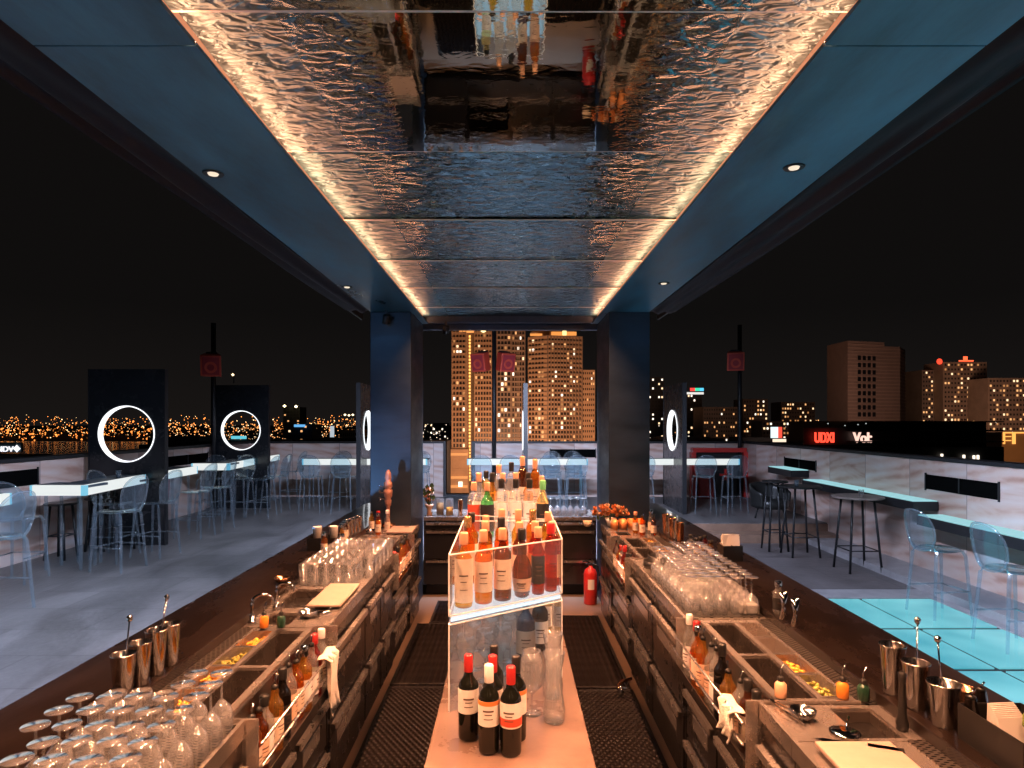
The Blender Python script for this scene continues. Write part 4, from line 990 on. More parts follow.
def station(label, s, y0, y1, fills, splits=4):
    """cocktail station: drip rail, garnish pans, ice well, bottle well and speed rail"""
    t = thing('cocktail_station', label, 'bar station', (s*1.15,y0,0)); ox, oy = t.location.x, t.location.y; z = ST
    ice = (1.03,1.165); pn = (1.18,1.285)
    L0, L1 = y0+.05, y1-.05; mid = (L0+L1)/2
    holes = [(ice[0],ice[1],L0,mid-.012),(ice[0],ice[1],mid+.012,L1),(pn[0],pn[1],L0,L1)]
    b = MB(); plate_holes(b, s, 1.0, 1.30, y0, y1, z, holes, ox, oy); b.box(s*1.0-ox,s*1.006-ox,y0-oy,y1-oy,z-.2,z-.0125); b.build('top_plate', steel, t)
    for a,c in ((L0,mid-.012),(mid+.012,L1)):
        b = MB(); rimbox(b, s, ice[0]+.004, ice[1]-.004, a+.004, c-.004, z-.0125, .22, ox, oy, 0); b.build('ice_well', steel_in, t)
    w = (L1-L0)/splits
    for i in range(splits): pan(t, s, pn[0]+.005, pn[1]-.005, L0+i*w+.012, L0+(i+1)*w-.012, z, fills[i%len(fills)], ox, oy)
    b = MB(); b.box(s*1.302-ox,s*1.42-ox,y0-oy,y1-oy,z-.012,z+.001); b.build('drip_rail', perf, t)
    # end plates
    b = MB(); b.box(s*.999-ox,s*1.30-ox,y0-oy-.001,y0-oy+.008,z+.0005,z+.012); b.box(s*.875-ox,s*.998-ox,y0-oy,y0-oy+.01,.68,z+.012); b.build('end_plate', steel, t)
    b = MB(); b.box(s*.875-ox,s*.998-ox,y1-oy-.01,y1-oy,.68,z+.012); b.build('end_plate', steel, t)
    # speed rail
    b = MB(); b.box(s*.868-ox,s*.999-ox,y0-oy+.011,y1-oy-.011,.69,.70); b.box(s*.868-ox,s*.872-ox,y0-oy+.011,y1-oy-.011,.701,.74); b.box(s*.992-ox,s*.999-ox,y0-oy+.011,y1-oy-.011,.701,.94); b.build('speed_rail', steel_face, t)
    b = MB()
    for zz in (.80,.88): b.tube([(s*.865-ox,y0-oy+.005,zz),(s*.865-ox,y1-oy-.005,zz)],.006,6)
    b.build('rail_bar', steel, t)
    cabinet(t, s, y0+.002, y1-.002, .93, .685, 2)
    return t
# left run, near to far
wl0 = worktop('perforated glass draining top in the near left corner, crowded with inverted glasses', -1, 1.0, 2.218, [], 'draining_top')
b = MB(); b.box(-1.42+1.15,-.94+1.15,.02,1.20,ST+.0005,ST+.004); b.build('perforated_tray', perf, wl0)
station('cocktail station on the left side with a white towel over its rail', -1, 2.222, 3.25, [fruit_m, fruit_m, fruit_g, fruit_m])
worktop('steel worktop with small sinks on the left, carrying the cutting board', -1, 3.262, 4.06, [(1.14,1.30,3.30,3.50,.16),(1.15,1.34,3.60,4.0,.2)])
wl3 = worktop('steel worktop on the left that holds the rows of tumblers', -1, 4.064, 5.02, [])
station('far cocktail station on the left side before the dark pillar', -1, 5.03, 5.86, [fruit_m, fruit_g, None, fruit_m])
worktop('steel worktop at the far left end below the tap tower', -1, 5.87, 6.48, [(1.0,1.12,5.95,6.2,.12)])
# right run
worktop('near right steel worktop with a dark square sink, its board cut by the picture edge', 1, 1.0, 2.09, [(1.05,1.28,1.1,1.62,.2)])
t = worktop('right steel sink bay between the near worktop and the cocktail station', 1, 2.094, 2.362, [(1.165,1.315,2.115,2.335,.14)])
station('cocktail station on the right side with the speed rail full of bottles', 1, 2.37, 3.38, [fruit_g, fruit_m, None, None])
wr2 = worktop('right steel worktop that holds the rows of inverted wine glasses', 1, 3.392, 4.86, [])
b = MB(); b.box(.945-1.15,1.40-1.15,.02,1.15,ST+.0005,ST+.004); b.build('perforated_tray', perf, wr2)
station('far cocktail station on the right side with brown pans', 1, 4.87, 5.8, [None, fruit_m, None, fruit_m])
worktop('far right steel worktop below the orange bouquet', 1, 5.81, 6.48, [(1.0,1.12,5.9,6.1,.1)])
for s,y in ((-1,2.1),(1,2.0)):
    b = MB(); b.box(s*1.302,s*1.42,y-1,y+.1,ST+.0005,ST+.003); tag(b.build('drip_tray', perf), 'perforated drip tray along the near %s customer counter' % ('left' if s<0 else 'right'), 'drip tray')
# back bar between the pillars
t = thing('back_bar', 'steel back bar cabinets between the two dark pillars', 'cabinet', (0,7.4,0))
b = MB(); b.box(-1.0,1.0,0,.66,.86,.9); b.build('top_plate', steel, t)
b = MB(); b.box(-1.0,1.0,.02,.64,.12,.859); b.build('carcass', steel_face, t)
b = MB(); b.box(-.98,.98,.08,.6,0,.119); b.build('plinth', blackmatte, t)
for i in range(4):
    x0 = -1+i*.5+.01; x1 = x0+.48
    for z0,z1 in ((.76,.84),(.42,.745),(.13,.405)):
        if i == 1 and z0 > .4 and z0 < .5:
            continue
        b = MB(); b.box(x0,x1,0,.019,z0,z1); d_ = b.build('drawer', steel_face if i != 0 else blackmatte, t)
        b = MB(); b.box(x0+.02,x1-.02,-.022,-.015,z1-.03,z1-.004); b.box(x0+.02,x1-.02,-.015,-.001,z1-.008,z1-.004); b.build('handle', steel, d_)
b = MB(); b.box(-.49,-.02,-.004,.019,.42,.745,0); b.box(-.47,-.04,-.03,-.005,.44,.455,1); b.box(-.47,-.04,-.03,-.005,.58,.59,1); b.build('open_shelf', [cavity, steel], t)
# ------------------------------------------------------------------ centre counter
t = thing('centre_counter', 'pale stone island counter down the middle of the bar', 'counter', (0,1.0,0))
b = MB(); b.box(-.285,.285,0,4.2,.82,.86); b.build('stone_top', counter_c, t, bevel=.004)
b = MB(); b.box(-.26,.26,.05,4.15,.06,.819); b.build('counter_body', blackmatte, t)
# acrylic display
t = thing('bottle_display', 'clear acrylic bottle display with a lit shelf on the island counter', 'display', (0,2.9,.86)); oy = 2.9
PF = [(-.24,2.516),(.232,2.86),(.236,3.38),(-.246,3.38)]
P_ = [(x,y-oy) for x,y in PF]
def inset(k): 
    cx = sum(p[0] for p in P_)/4; cyy = sum(p[1] for p in P_)/4
    return [(p[0]+(cx-p[0])*k*1.5, p[1]+(cyy-p[1])*k*.35) for p in P_]
b = MB(); b.prism(P_, .345, .352); b.prism(P_, .366,.372); b.build('shelf_board', acrylic, t)
b = MB(); b.prism(inset(.02), .3525, .3655); b.build('light_sheet', shelf_glow, t)
def wallp(p,q,z0,z1,th,nm,m=acrylic):
    d_ = Vector((q[0]-p[0],q[1]-p[1])); d_.normalize(); n_ = Vector((-d_.y,d_.x))*th
    b = MB(); b.prism([p,q,(q[0]+n_.x,q[1]+n_.y),(p[0]+n_.x,p[1]+n_.y)],z0,z1); o = b.build(nm, m, t); return o
def edge(p,q,z,nm='glowing_edge'):
    b = MB(); b.tube([(p[0],p[1],z),(q[0],q[1],z)],.0035,4); b.build(nm, edgeglow, t)
for p,q in ((P_[0],P_[1]),(P_[1],P_[2]),(P_[2],P_[3]),(P_[3],P_[0])):
    wallp(p,q,.373,.615,.006,'guard_panel'); wallp(p,q,.002,.344,.006,'lower_panel')
    edge(p,q,.617); edge(p,q,.342); edge(p,q,.376)
for p in P_:
    b = MB(); b.tube([(p[0],p[1],.0),(p[0],p[1],.342)],.004,4); b.tube([(p[0],p[1],.376),(p[0],p[1],.617)],.004,4); b.build('corner_edge', edgeglow, t)
# raised rear tier
t = thing('bottle_display', 'taller rear acrylic case holding the clear and pale bottles', 'display', (0,2.9,.86))
P_ = [(x,y-oy) for x,y in ((-.238,3.70),(.238,3.52),(.25,4.85),(-.255,4.85))]
b = MB(); b.prism(P_, .42,.427); b.prism(P_, .447,.453); b.build('shelf_board', acrylic, t)
b = MB(); b.prism(inset(.02), .4275, .4465); b.build('light_sheet', shelf_glow, t)
for p,q in ((P_[0],P_[1]),(P_[1],P_[2]),(P_[2],P_[3]),(P_[3],P_[0])):
    wallp(p,q,.454,.60,.006,'guard_panel'); wallp(p,q,.002,.419,.006,'lower_panel')
    edge(p,q,.602); edge(p,q,.417)
for p in P_:
    b = MB(); b.tube([(p[0],p[1],.0),(p[0],p[1],.602)],.004,4); b.build('corner_edge', edgeglow, t)
RZ = .86+.372; RZ2 = .86+.454
# ------------------------------------------------------------------ bottles
def liquid(name, c, dark=False, fb=.12):
    if dark: return mat(name, tuple(x*.5 for x in c), .08, coat=.15)
    return thin(name, tuple(min(1,x**.85+.01) for x in c), c, fb, 1.45, .04, 1.5)
LIQ = {'amber':liquid('amber spirit',(.85,.36,.06)),'gold':liquid('gold spirit',(.92,.55,.14)),'red':liquid('red orange spirit',(.62,.09,.035)),'brown':liquid('brown spirit',(.35,.12,.035)),
 'clear':liquid('clear spirit',(.96,.97,.95)),'green':liquid('green glass bottle',(.25,.72,.35)),'wine':liquid('dark wine bottle',(.012,.014,.010),True),'black':liquid('black glass bottle',(.01,.008,.007),True),'blue':liquid('blue grey bottle',(.05,.09,.16),True),'pale':liquid('pale yellow cordial',(.95,.85,.5))}
LAB = {'cream':mat('cream label',(.78,.64,.5),.6,var=.08,vscale=60),'peach':mat('peach label',(.8,.52,.36),.6,var=.08,vscale=60),'white':mat('white label',(.82,.8,.76),.6,var=.06,vscale=60),'black':mat('black label',(.02,.02,.02),.4),'red':mat('red label',(.6,.08,.04),.5),'orange':mat('orange label',(.8,.25,.06),.5)}
CAP = {'peach':mat('tan foil cap',(.75,.4,.24),.35,.3),'black':blackplastic,'red':mat('red foil cap',(.55,.04,.04),.3,.3),'white':mat('white cap',(.8,.78,.75),.4),'green':mat('green cap',(.15,.5,.2),.3),'steel':chrome,'gold':mat('gold cap',(.8,.5,.2),.25,.8),'pour':chrome}
ink = mat('label ink', (.12,.07,.05), .6)
_bm = {}
def bottle(label, loc, r=.037, h=.30, liq='amber', lab='cream', cap='peach', shape='std', group=None, lz=None, band=None, rz=0, name='spirits_bottle', cat='bottle', parent=None):
    t = thing(name, label, cat, loc, rz, group)
    sh = {'std':.62,'tall':.70,'round':.50,'wine':.62,'squat':.45}[shape]; nr = .0145 if shape != 'squat' else .016
    hs = h*sh
    prof = [(0,.004),(r*.8,.0),(r*.97,.005),(r,.014),(r,hs)]
    if shape == 'round': prof = [(0,.004),(r*.6,0),(r*.8,.01),(r*1.02,.3*h),(r*1.04,.4*h),(r*.85,.52*h),(r*.5,.62*h)]
    elif shape == 'squat': prof = [(0,.004),(r*.9,0),(r,.01),(r,hs),(r*.9,hs+.012)]
    else: prof += [(r*.96,hs+.03*h),(r*.8,hs+.07*h),(r*.52,hs+.12*h)]
    prof += [(nr,h*.80),(nr*.95,h*.86)]
    key = (r,h,liq,shape)
    key2 = (r,h,lab,shape,lz,band); key3 = (h,cap,shape)
    def part(nm, k, fn, m):
        if (nm,k) in _bm: o = bpy.data.objects.new(nm, _bm[(nm,k)]); col.objects.link(o); o.parent = t
        else:
            b = MB(); fn(b); o = b.build(nm, m, t); _bm[(nm,k)] = o.data
        return o
    part('glass_body', key, lambda b: b.lathe(prof,18,(0,0,0)), LIQ[liq])
    if lab:
        a0, a1 = lz or ((.14*h,.5*h) if shape != 'round' else (.1*h,.29*h))
        def lf(b):
            rr = r+.0012 if shape != 'round' else r*1.0
            for m_,z0,z1 in ((0,a0,a1),)+(((1,a1-band[1]*h,a1),) if band and band[0]=='top' else ())+(((1,a0+.02*h,a0+.02*h+band[1]*h),) if band and band[0]=='low' else ()):
                rq = rr+(.0006 if m_ else 0); n = 14; vs = []; 
                for zz in (z0,z1):
                    for k in range(n+1):
                        a = -PI/2+(k/n-.5)*R(205); q = rq*(1.03 if (shape=='round' and zz==z1) else (.875 if shape=='round' else 1)); vs.append((q*math.cos(a),q*math.sin(a),zz))
                b.add(vs,[(k,k+1,n+2+k,n+1+k) for k in range(n)],m_,True)
            # lines of small print
            for z_,wd,hh in ((.62,.5,.02),(.48,.34,.012),(.3,.42,.01)):
                zc = a0+(a1-a0)*z_; n = 6; vs = []
                for zz in (zc-hh*h*.5,zc+hh*h*.5):
                    for k in range(n+1):
                        a = -PI/2+(k/n-.5)*wd*2; q = (rr*(.97 if shape=='round' else 1))+.0009; vs.append((q*math.cos(a),q*math.sin(a),zz))
                b.add(vs,[(k,k+1,n+2+k,n+1+k) for k in range(n)],2,True)
        part('label', key2, lf, [LAB[lab], LAB[(band[2] if band else 'red')], ink])
    def cf(b):
        if cap == 'pour':
            b.lathe([(0,h*.85),(.013,h*.86),(.014,h*.9),(.007,h*.92),(.005,h*.93)],10,(0,0,0),1); b.tube([(0,0,h*.92),(.003,0,h*.98),(.012,0,h*1.05)],.0035,5,0)
        else:
            c0 = .80 if shape=='wine' else .84; rr = nr*1.12 if shape=='wine' else nr*1.25
            b.lathe([(rr*.98,h*c0),(rr,h*(c0+.005)),(rr,h*.985),(rr*.85,h),(0,h)],14,(0,0,0))
    part('cap', key3, cf, [CAP[cap], blackplastic])
    return t
# front row behind the slanted guard
GR = 'bottles on the lit display shelf'
row = [(-.192,2.66,.037,.31,'gold','cream','peach','std','clear amber bottle with a long cream label, leftmost in the front display row'),
 (-.113,2.72,.038,.31,'amber','cream','peach','std','amber whisky bottle with a cream label, second from left in the front display row'),
 (-.032,2.765,.038,.31,'brown','cream','peach','std','dark necked whisky bottle with a cream label, third from left in the front display row'),
 (.052,2.815,.042,.30,'brown','peach','black','round','rounded bottle with a dark shoulder and peach label in the front display row'),
 (.125,2.86,.029,.30,'red','black','peach','std','slim red orange bottle beside the rounded one in the front display row'),
 (.185,2.91,.029,.31,'red',None,'red','std','slim bright red bottle, rightmost in the front display row')]
for x,y,r,h,lq,lb,cp,shp,label in row: bottle(label,(x,y,RZ),r,h,lq,lb,cp,shp,GR,rz=random.uniform(-.15,.15), lz=((.08*h,.66*h) if x<-.15 else (.17*h,.58*h) if shp=='std' else None))
cols_ = ['left','second from left','third from left','third from right','second from right','right']
cfg2 = [('amber','peach','gold'),('gold','cream','peach'),('amber','cream','black'),('brown','peach','peach'),('amber','orange','peach'),('gold','peach','peach')]
for j,(y,rn) in enumerate(((3.02,'second'),(3.26,'third'),(4.12,'sixth'))):
    for i in range(6):
        x = -.2+i*.08+random.uniform(-.006,.006); lq,lb,cp = cfg2[(i+j*2)%6] if j else cfg2[i]
        if (i,j) in ((4,0),(5,0)): lq = 'red'
        if j == 2 and True: lq,lb,cp = (('clear','white','peach'),('gold','white','black'),('clear','cream','peach'))[i%3]
        h = random.choice((.29,.31,.325)); 
        if j == 0: h = .32 if i in (0,2) else .30
        bottle('%s bottle, %s label, %s cap, %s in the %s display row' % ({'brown':'dark brown','gold':'golden','amber':'amber','red':'red','clear':'clear'}[lq],lb,{'peach':'tan','gold':'gold','black':'black','red':'red'}[cp],cols_[i],rn),
               (x,y+random.uniform(-.02,.02),RZ2 if j==2 else RZ),.034,h+(.05 if j==2 else 0),lq,lb,cp,random.choice(('std','std','tall')),GR,rz=random.uniform(-.3,.3))
rear = [(-.215,3.80,.036,.33,'clear','red','peach','tall','clear bottle with a red striped label, leftmost on the raised rear tier'),
 (-.135,3.80,.040,.33,'green','black','peach','std','green gin bottle with a dark label on the rear tier, second from left'),
 (-.05,3.80,.038,.35,'clear','white','black','tall','first of three matching frosted white bottles on the rear tier, left one'),
 (.035,3.80,.038,.35,'clear','white','black','tall','middle one of three matching frosted white bottles on the rear tier'),
 (.115,3.80,.038,.35,'clear','white','black','tall','right one of three matching frosted white bottles on the rear tier'),
 (.195,3.80,.036,.34,'pale','black','green','std','pale bottle with a black eagle-shaped label, rightmost on the rear tier')]
for x,y,r,h,lq,lb,cp,shp,label in rear: bottle(label,(x,y,RZ2),r,h,lq,lb,cp,shp,GR,lz=(.12*h,.6*h))
back = [(-.17,4.55,.34,'pale','white','black'),(-.08,4.6,.38,'clear','white','peach'),(.01,4.55,.40,'clear','cream','black'),(.09,4.62,.44,'brown','cream','peach'),(.18,4.6,.42,'amber','peach','peach')]
for i,(x,y,h,lq,lb,cp) in enumerate(back):
    bottle('tall %s bottle standing behind the frosted bottles, %s of the hindmost display row' % ({'pale':'pale yellow','clear':'clear','brown':'brown','amber':'amber'}[lq],('leftmost','second from left','third','fourth','rightmost')[i]),(x,y,RZ2),.034,h,lq,lb,cp,'tall',GR)
bottle('slim pale bottle between the two display cases at the right',(.2,3.45,.862),.026,.30,'pale','white','black','std',GR)
# wine bottles at the front
GW = 'red wine bottles at the front of the island'
for x,y,lb,cp,bd,label in ((-.15,2.31,'white','red',None,'wine bottle with a plain white label and red top, leftmost of the cluster'),
 (-.073,2.215,'white','white',('top',.05,'orange'),'front wine bottle whose white label has an orange top band'),
 (.003,2.20,'white','red',('low',.09,'red'),'front right wine bottle whose white label has a red lower band'),
 (-.062,2.305,'white','red',None,'red capped wine bottle directly behind the one with the orange band'),
 (.022,2.300,'white','black',('top',.05,'orange'),'black capped wine bottle behind the one with the red lower band'),
 (-.06,2.41,None,'black',None,'hindmost wine bottle of the cluster with a pale stopper')):
    o = bottle(label,(x,y,.861),.0365,.30,'wine',lb,cp,'wine',GW,lz=(.10,.185) if lb else None,band=bd,name='wine_bottle',rz=random.uniform(-.25,.25))
# glassware prototypes
def lathe_thing(name, prof, label, cat, loc, m=glass, group=None, n=20, rz=0):
    b = MB(); b.lathe(prof, n, (0,0,0)); o = b.build(name, m, None, loc); tag(o, label, cat, group); return o
def copyo(o, loc, label=None):
    c = o.copy(); col.objects.link(c); c.location = loc
    if label: c['label'] = label
    return c
W = .0022
hb = [(0,0),(.029,0),(.031,.004),(.035,.135),(.0335,.136),(.0295,.010),(0,.009)]
wg = [(0,0),(.036,.0),(.036,.002),(.006,.006),(.0038,.012),(.0038,.085),(.010,.092),(.030,.115),(.038,.145),(.037,.175),(.032,.20),(.0308,.20),(.0355,.175),(.0365,.145),(.0285,.117),(.009,.096),(0,.093)]
wgi = [(r,.20-z) for r,z in wg][::-1]
# rows of tumblers on the left
hb_o = None; n = 0
for j in range(14):
    y = 4.10+j*.068
    for i in range(6):
        x = -1.32+i*.073+(0.012 if j%2 else 0)
        if x > -.99 and j < 3: continue
        L_ = (x+random.uniform(-.003,.003), y+random.uniform(-.003,.003), ST+.001)
        if hb_o is None: hb_o = lathe_thing('tumbler', hb, 'clear tumbler in the tight rows on the left steel worktop', 'glass', L_, glass_row, 'rows of tumblers on the left')
        else: copyo(hb_o, L_)
        n += 1
# inverted stemware near left
wi = None
for j in range(8):
    y = 1.50+j*.092
    for i in range(5):
        x = -1.315+i*.088
        if (j >= 6 and i < 3) or (i == 0 and j < 3): continue
        L_ = (x+random.uniform(-.004,.004), y+random.uniform(-.006,.006), ST+.0045)
        if wi is None: wi = lathe_thing('stem_glass', wgi, 'inverted stem glass on the perforated top in the near left corner', 'glass', L_, glass_row, 'inverted glasses in the near left corner')
        else: copyo(wi, L_)
for (x,y) in ((-1.315,2.05),(-1.235,2.06),(-1.32,2.14),(-1.24,2.15),(-1.155,2.13)):
    c = copyo(hb_o, (x,y,ST+.0045), 'clear tumbler behind the inverted glasses in the near left corner'); c['group'] = 'tumblers in the near left corner'
# inverted stemware right
wr = None
for j in range(13):
    y = 3.47+j*.083
    for i in range(5):
        x = .985+i*.082
        if j > 10 and i < 2: continue
        L_ = (x+random.uniform(-.004,.004), y+random.uniform(-.004,.004), ST+.0045)
        if wr is None:
            wr = copyo(wi, L_, 'inverted wine glass in the tight rows on the right steel worktop'); wr['group'] = 'rows of inverted wine glasses on the right'
        else: copyo(wr, L_)
# glasses on the back bar
for j in range(2):
    for i in range(6):
        c = copyo(wi, (.48+i*.078,7.5+j*.09,.901), 'inverted stem glass on the back bar right of the display'); c['group'] = 'inverted glasses on the back bar'
# stemware inside the display and large glass and carafes before it
wu = None
for i,(x,y) in enumerate(((-.19,2.75),(-.11,2.82),(-.03,2.9),(-.17,2.95),(-.09,3.02),(0.0,3.05),(.06,3.3),(-.18,3.2),(-.1,3.3))):
    if wu is None: wu = lathe_thing('wine_glass', [(r*1.12,z*1.12) for r,z in wg], 'upright wine glass under the lit shelf of the bottle display', 'glass', (x,y,.8615), glass, 'wine glasses inside the display')
    else: copyo(wu, (x,y,.8615))
bottle('dark blue grey bottle with a pale label standing inside the display below the shelf',(.075,3.06,.862),.045,.30,'blue','cream','black','std')
bottle('second dark bottle inside the display below the shelf, farther right',(.15,3.2,.862),.04,.30,'black','white','black','std')
big = [(0,0),(.036,0),(.037,.003),(.008,.006),(.004,.012),(.004,.075),(.012,.084),(.040,.11),(.0475,.15),(.044,.20),(.036,.245),(.0345,.245),(.042,.20),(.0455,.15),(.038,.112),(0,.086)]
lathe_thing('large_wine_glass', big, 'large empty wine glass in front of the display guard', 'glass', (.085,2.50,.861))
car = [(0,0),(.038,0),(.042,.008),(.043,.05),(.030,.12),(.026,.15),(.031,.20),(.042,.262),(.0405,.262),(.029,.20),(.024,.15),(.028,.12),(.0405,.05),(.0395,.012),(0,.01)]
lathe_thing('carafe', car, 'waisted glass carafe on the island, nearest one', 'carafe', (.168,2.44,.861), glass, None, 28)
lathe_thing('carafe', car, 'waisted glass carafe just behind the nearest one', 'carafe', (.178,2.66,.861), glass, None, 28)
# speed rail bottles
def rail(s, spec, side):
    for i,(y,lq,lb,cp,h,lab) in enumerate(spec):
        bottle(lab, (s*(.934+random.uniform(-.015,.015)),y,.701), random.choice((.032,.034,.036)), h, lq, lb, cp, 'std', 'bottles in the %s speed rail' % side, rz=s*-PI/2+random.uniform(-.6,.6))
rail(-1, [(2.30,'amber','cream','pour',.27,'amber bottle with a pourer nearest in the left speed rail'),(2.38,'brown','peach','pour',.26,'brown bottle with a pourer, second nearest in the left speed rail'),
 (2.46,'clear','white','black',.25,'short clear bottle with a black cap in the left speed rail'),(2.54,'gold','cream','pour',.28,'golden bottle with a pourer in the left speed rail'),
 (2.63,'black','black','black',.29,'black bottle standing tall in the middle of the left speed rail'),(2.72,'clear','peach','pour',.30,'clear bottle with a pourer beyond the black one in the left speed rail'),
 (2.81,'amber','cream','pour',.28,'amber bottle beyond the middle of the left speed rail'),(2.89,'gold','white','steel',.29,'golden bottle with a steel cap in the left speed rail'),
 (2.97,'clear','white','pour',.30,'clear bottle with a white label near the towel in the left speed rail'),(3.05,'red','white','red',.29,'red bottle by the towel in the left speed rail'),(3.13,'clear','cream','white',.29,'white capped bottle at the far end of the left speed rail')], 'left')
rail(1, [(2.46,'clear','white','black',.27,'clear bottle with a black cap at the towel end of the right speed rail'),(2.54,'brown','cream','black',.28,'brown bottle beside the towel in the right speed rail'),
 (2.62,'clear','peach','pour',.27,'clear bottle with a pourer near the towel in the right speed rail'),(2.70,'gold','cream','pour',.28,'golden bottle with a pourer in the right speed rail'),
 (2.80,'black','black','black',.33,'tall dark wine bottle in the right speed rail'),(2.89,'clear','white','pour',.31,'clear bottle just beyond the tall dark one in the right speed rail'),
 (2.97,'clear','peach','pour',.30,'clear bottle with a peach label in the right speed rail'),(3.06,'gold','peach','pour',.30,'golden bottle near the far end of the right speed rail'),
 (3.14,'amber','cream','steel',.30,'amber bottle with a steel cap in the right speed rail'),(3.21,'clear','red','red',.30,'red topped bottle in the right speed rail'),(3.29,'clear','white','white',.31,'white capped bottle at the far end of the right speed rail')], 'right')
for s,y0,side in ((-1,5.08,'far left'),(1,4.92,'far right')):
    for i in range(9):
        lq,lb,cp = random.choice((('gold','cream','pour'),('clear','white','pour'),('amber','peach','black'),('brown','cream','pour'),('red','white','red')))
        bottle('%s bottle number %s counted from the near end of the %s speed rail' % ({'gold':'golden','clear':'clear','amber':'amber','brown':'brown','red':'red'}[lq],('one','two','three','four','five','six','seven','eight','nine')[i],side),(s*(.934+random.uniform(-.012,.012)),y0+.035+i*.083,.701),.034,.28+random.uniform(-.02,.03),lq,lb,cp,'std','bottles in the %s speed rail' % side, rz=s*-PI/2)
# small syrup bottles on the stations
def syrup(label, loc, m, group='small syrup bottles'):
    t = thing('syrup_bottle', label, 'bottle', loc, 0, group)
    b = MB(); b.lathe([(0,0),(.02,0),(.022,.004),(.022,.05),(.015,.058),(.009,.062)],14,(0,0,0)); b.build('body', m, t)
    b = MB(); b.lathe([(.011,.06),(.012,.075),(.006,.08),(0,.08)],12,(0,0,0)); b.tube([(0,0,.08),(0,0,.10),(.012,0,.125)],.0028,5,1); b.build('pourer', [blackplastic, chrome], t)
syr_o = mat('orange syrup',(.85,.28,.04),.15,coat=.5); syr_g = mat('dark green syrup',(.02,.06,.035),.15,coat=.5); syr_p = mat('peach syrup',(.85,.5,.3),.2,coat=.5)
syrup('orange syrup bottle at the end of the left garnish pans', (-1.235,3.215,ST+.013), syr_o); syrup('dark green syrup bottle beside the orange one on the left station', (-1.15,3.215,ST+.013), syr_g)
syrup('orange syrup bottle in the right station before the garnish pans', (1.245,2.395,ST+.013), syr_o); syrup('dark green syrup bottle right of the orange one on the right station', (1.325,2.40,ST+.002), syr_g)
syrup('peach syrup bottle at the near end of the right speed rail', (1.015,2.40,ST+.013), syr_p)
# shaker tins
tinp = [(0,.002),(.030,0),(.032,.003),(.044,.155),(.046,.158),(.045,.161),(.0425,.158),(.031,.008),(0,.007)]
def tin(label, loc, k=1., kh=1., m=chrome_w, n=28):
    return lathe_thing('shaker_tin', [(r*k,z*kh) for r,z in tinp], label, 'shaker', loc, m, 'steel shaker tins', n)
tin('steel shaker tin nearest in the left group at the counter edge', (-1.415,2.34,CT+.001), .95,.95)
tin('steel shaker tin, second nearest on the left counter edge', (-1.41,2.44,CT+.001), .9,1.0)
tin('tall steel shaker tin, third on the left counter edge', (-1.405,2.54,CT+.001), .9,1.1)
tin('steel shaker tin farthest of the four on the left counter edge', (-1.40,2.64,CT+.001), .85,1.05)
tin('tallest steel shaker tin by the right sink', (1.41,2.36,CT+.001), 1.0,1.12)
tin('steel shaker tin in the middle of the right near group', (1.42,2.24,CT+.001), 1.0,1.0)
tin('wide steel tin nearest in the right near group', (1.43,2.11,CT+.001), 1.12,.88)
tin('copper lidded tin behind the wide steel one on the right counter', (1.53,2.17,CT+.001), .95,.62, copper)
def jigger(label, loc):
    return lathe_thing('jigger', [(0,.0),(.02,0),(.021,.003),(.008,.06),(.008,.068),(.022,.135),(.0205,.135),(.006,.07),(0,.068)], label, 'jigger', loc, chrome, 'steel jiggers on the right counter edge')
jigger('steel jigger on the right counter edge, nearer of the two beyond the pans', (1.39,3.12,CT+.001)); jigger('steel jigger on the right counter edge, farther of the two beyond the pans', (1.385,3.24,CT+.001))
bottle('small clear bottle with dark print beside the two jiggers', (1.40,3.34,CT+.001), .028,.17,'clear','black','steel','std', name='bitters_bottle')
b = MB(); b.box(-.05,.05,-.06,.06,0,.05); tag(b.build('napkin_block', paper, None, (1.30,3.52,ST+.0045), bevel=.004), 'pale stack of napkins between the jiggers and the right inverted glasses', 'napkins')
# cutting boards
b = MB(); b.box(-.095,.095,-.24,.24,0,.014); tag(b.build('cutting_board', board_m, None, (-1.04,3.80,ST+.013), bevel=.004), 'pale wooden cutting board on the left worktop by the tumblers', 'cutting board')
b = MB(); b.box(-.12,.12,-.25,.25,0,.016); tag(b.build('cutting_board', board_m, None, (1.09,1.79,ST+.013), bevel=.004), 'pale cutting board on the near right worktop at the bottom edge', 'cutting board')
b = MB(); b.box(-.12,.12,-.17,.17,0,.014,0); b.box(-.05,.05,.09,.12,.0145,.0155,1); tag(b.build('cutting_board', [board_m, steel_in], None, (-1.03,6.1,ST+.013), bevel=.004), 'pale cutting board with a slot at the far left end under the tap tower', 'cutting board')
# faucets
def faucet(label, loc, rz):
    t = thing('faucet', label, 'faucet', loc, rz); b = MB(); b.lathe([(0,0),(.022,0),(.02,.02),(.012,.025),(.012,.05),(0,.05)],14,(0,0,0)); b.build('base', chrome, t)
    b = MB(); b.tube([(0,0,.04),(0,0,.11)]+[(.05-.05*math.cos(a),0,.11+.04*math.sin(a)) for a in [PI*k/8 for k in range(1,8)]]+[(.1,0,.10)],.009,8); b.build('spout', chrome, t)
    b = MB(); b.tube([(0,.01,.045),(0,.05,.07)],.005,6); b.build('lever', chrome, t)
faucet('curved steel faucet at the left sink beside the cutting board', (-1.30,3.56,ST+.001), 0)
faucet('low curved faucet over the small left sink nearest the cocktail station', (-1.33,3.30,ST+.001), .3)
b = MB(); 
for k in range(7): b.lathe([(0,-.02),(.03,-.01),(.034,.01),(.02,.03),(0,.034)],9,(random.uniform(-.04,.04),random.uniform(-.04,.04),random.uniform(0,.03)))
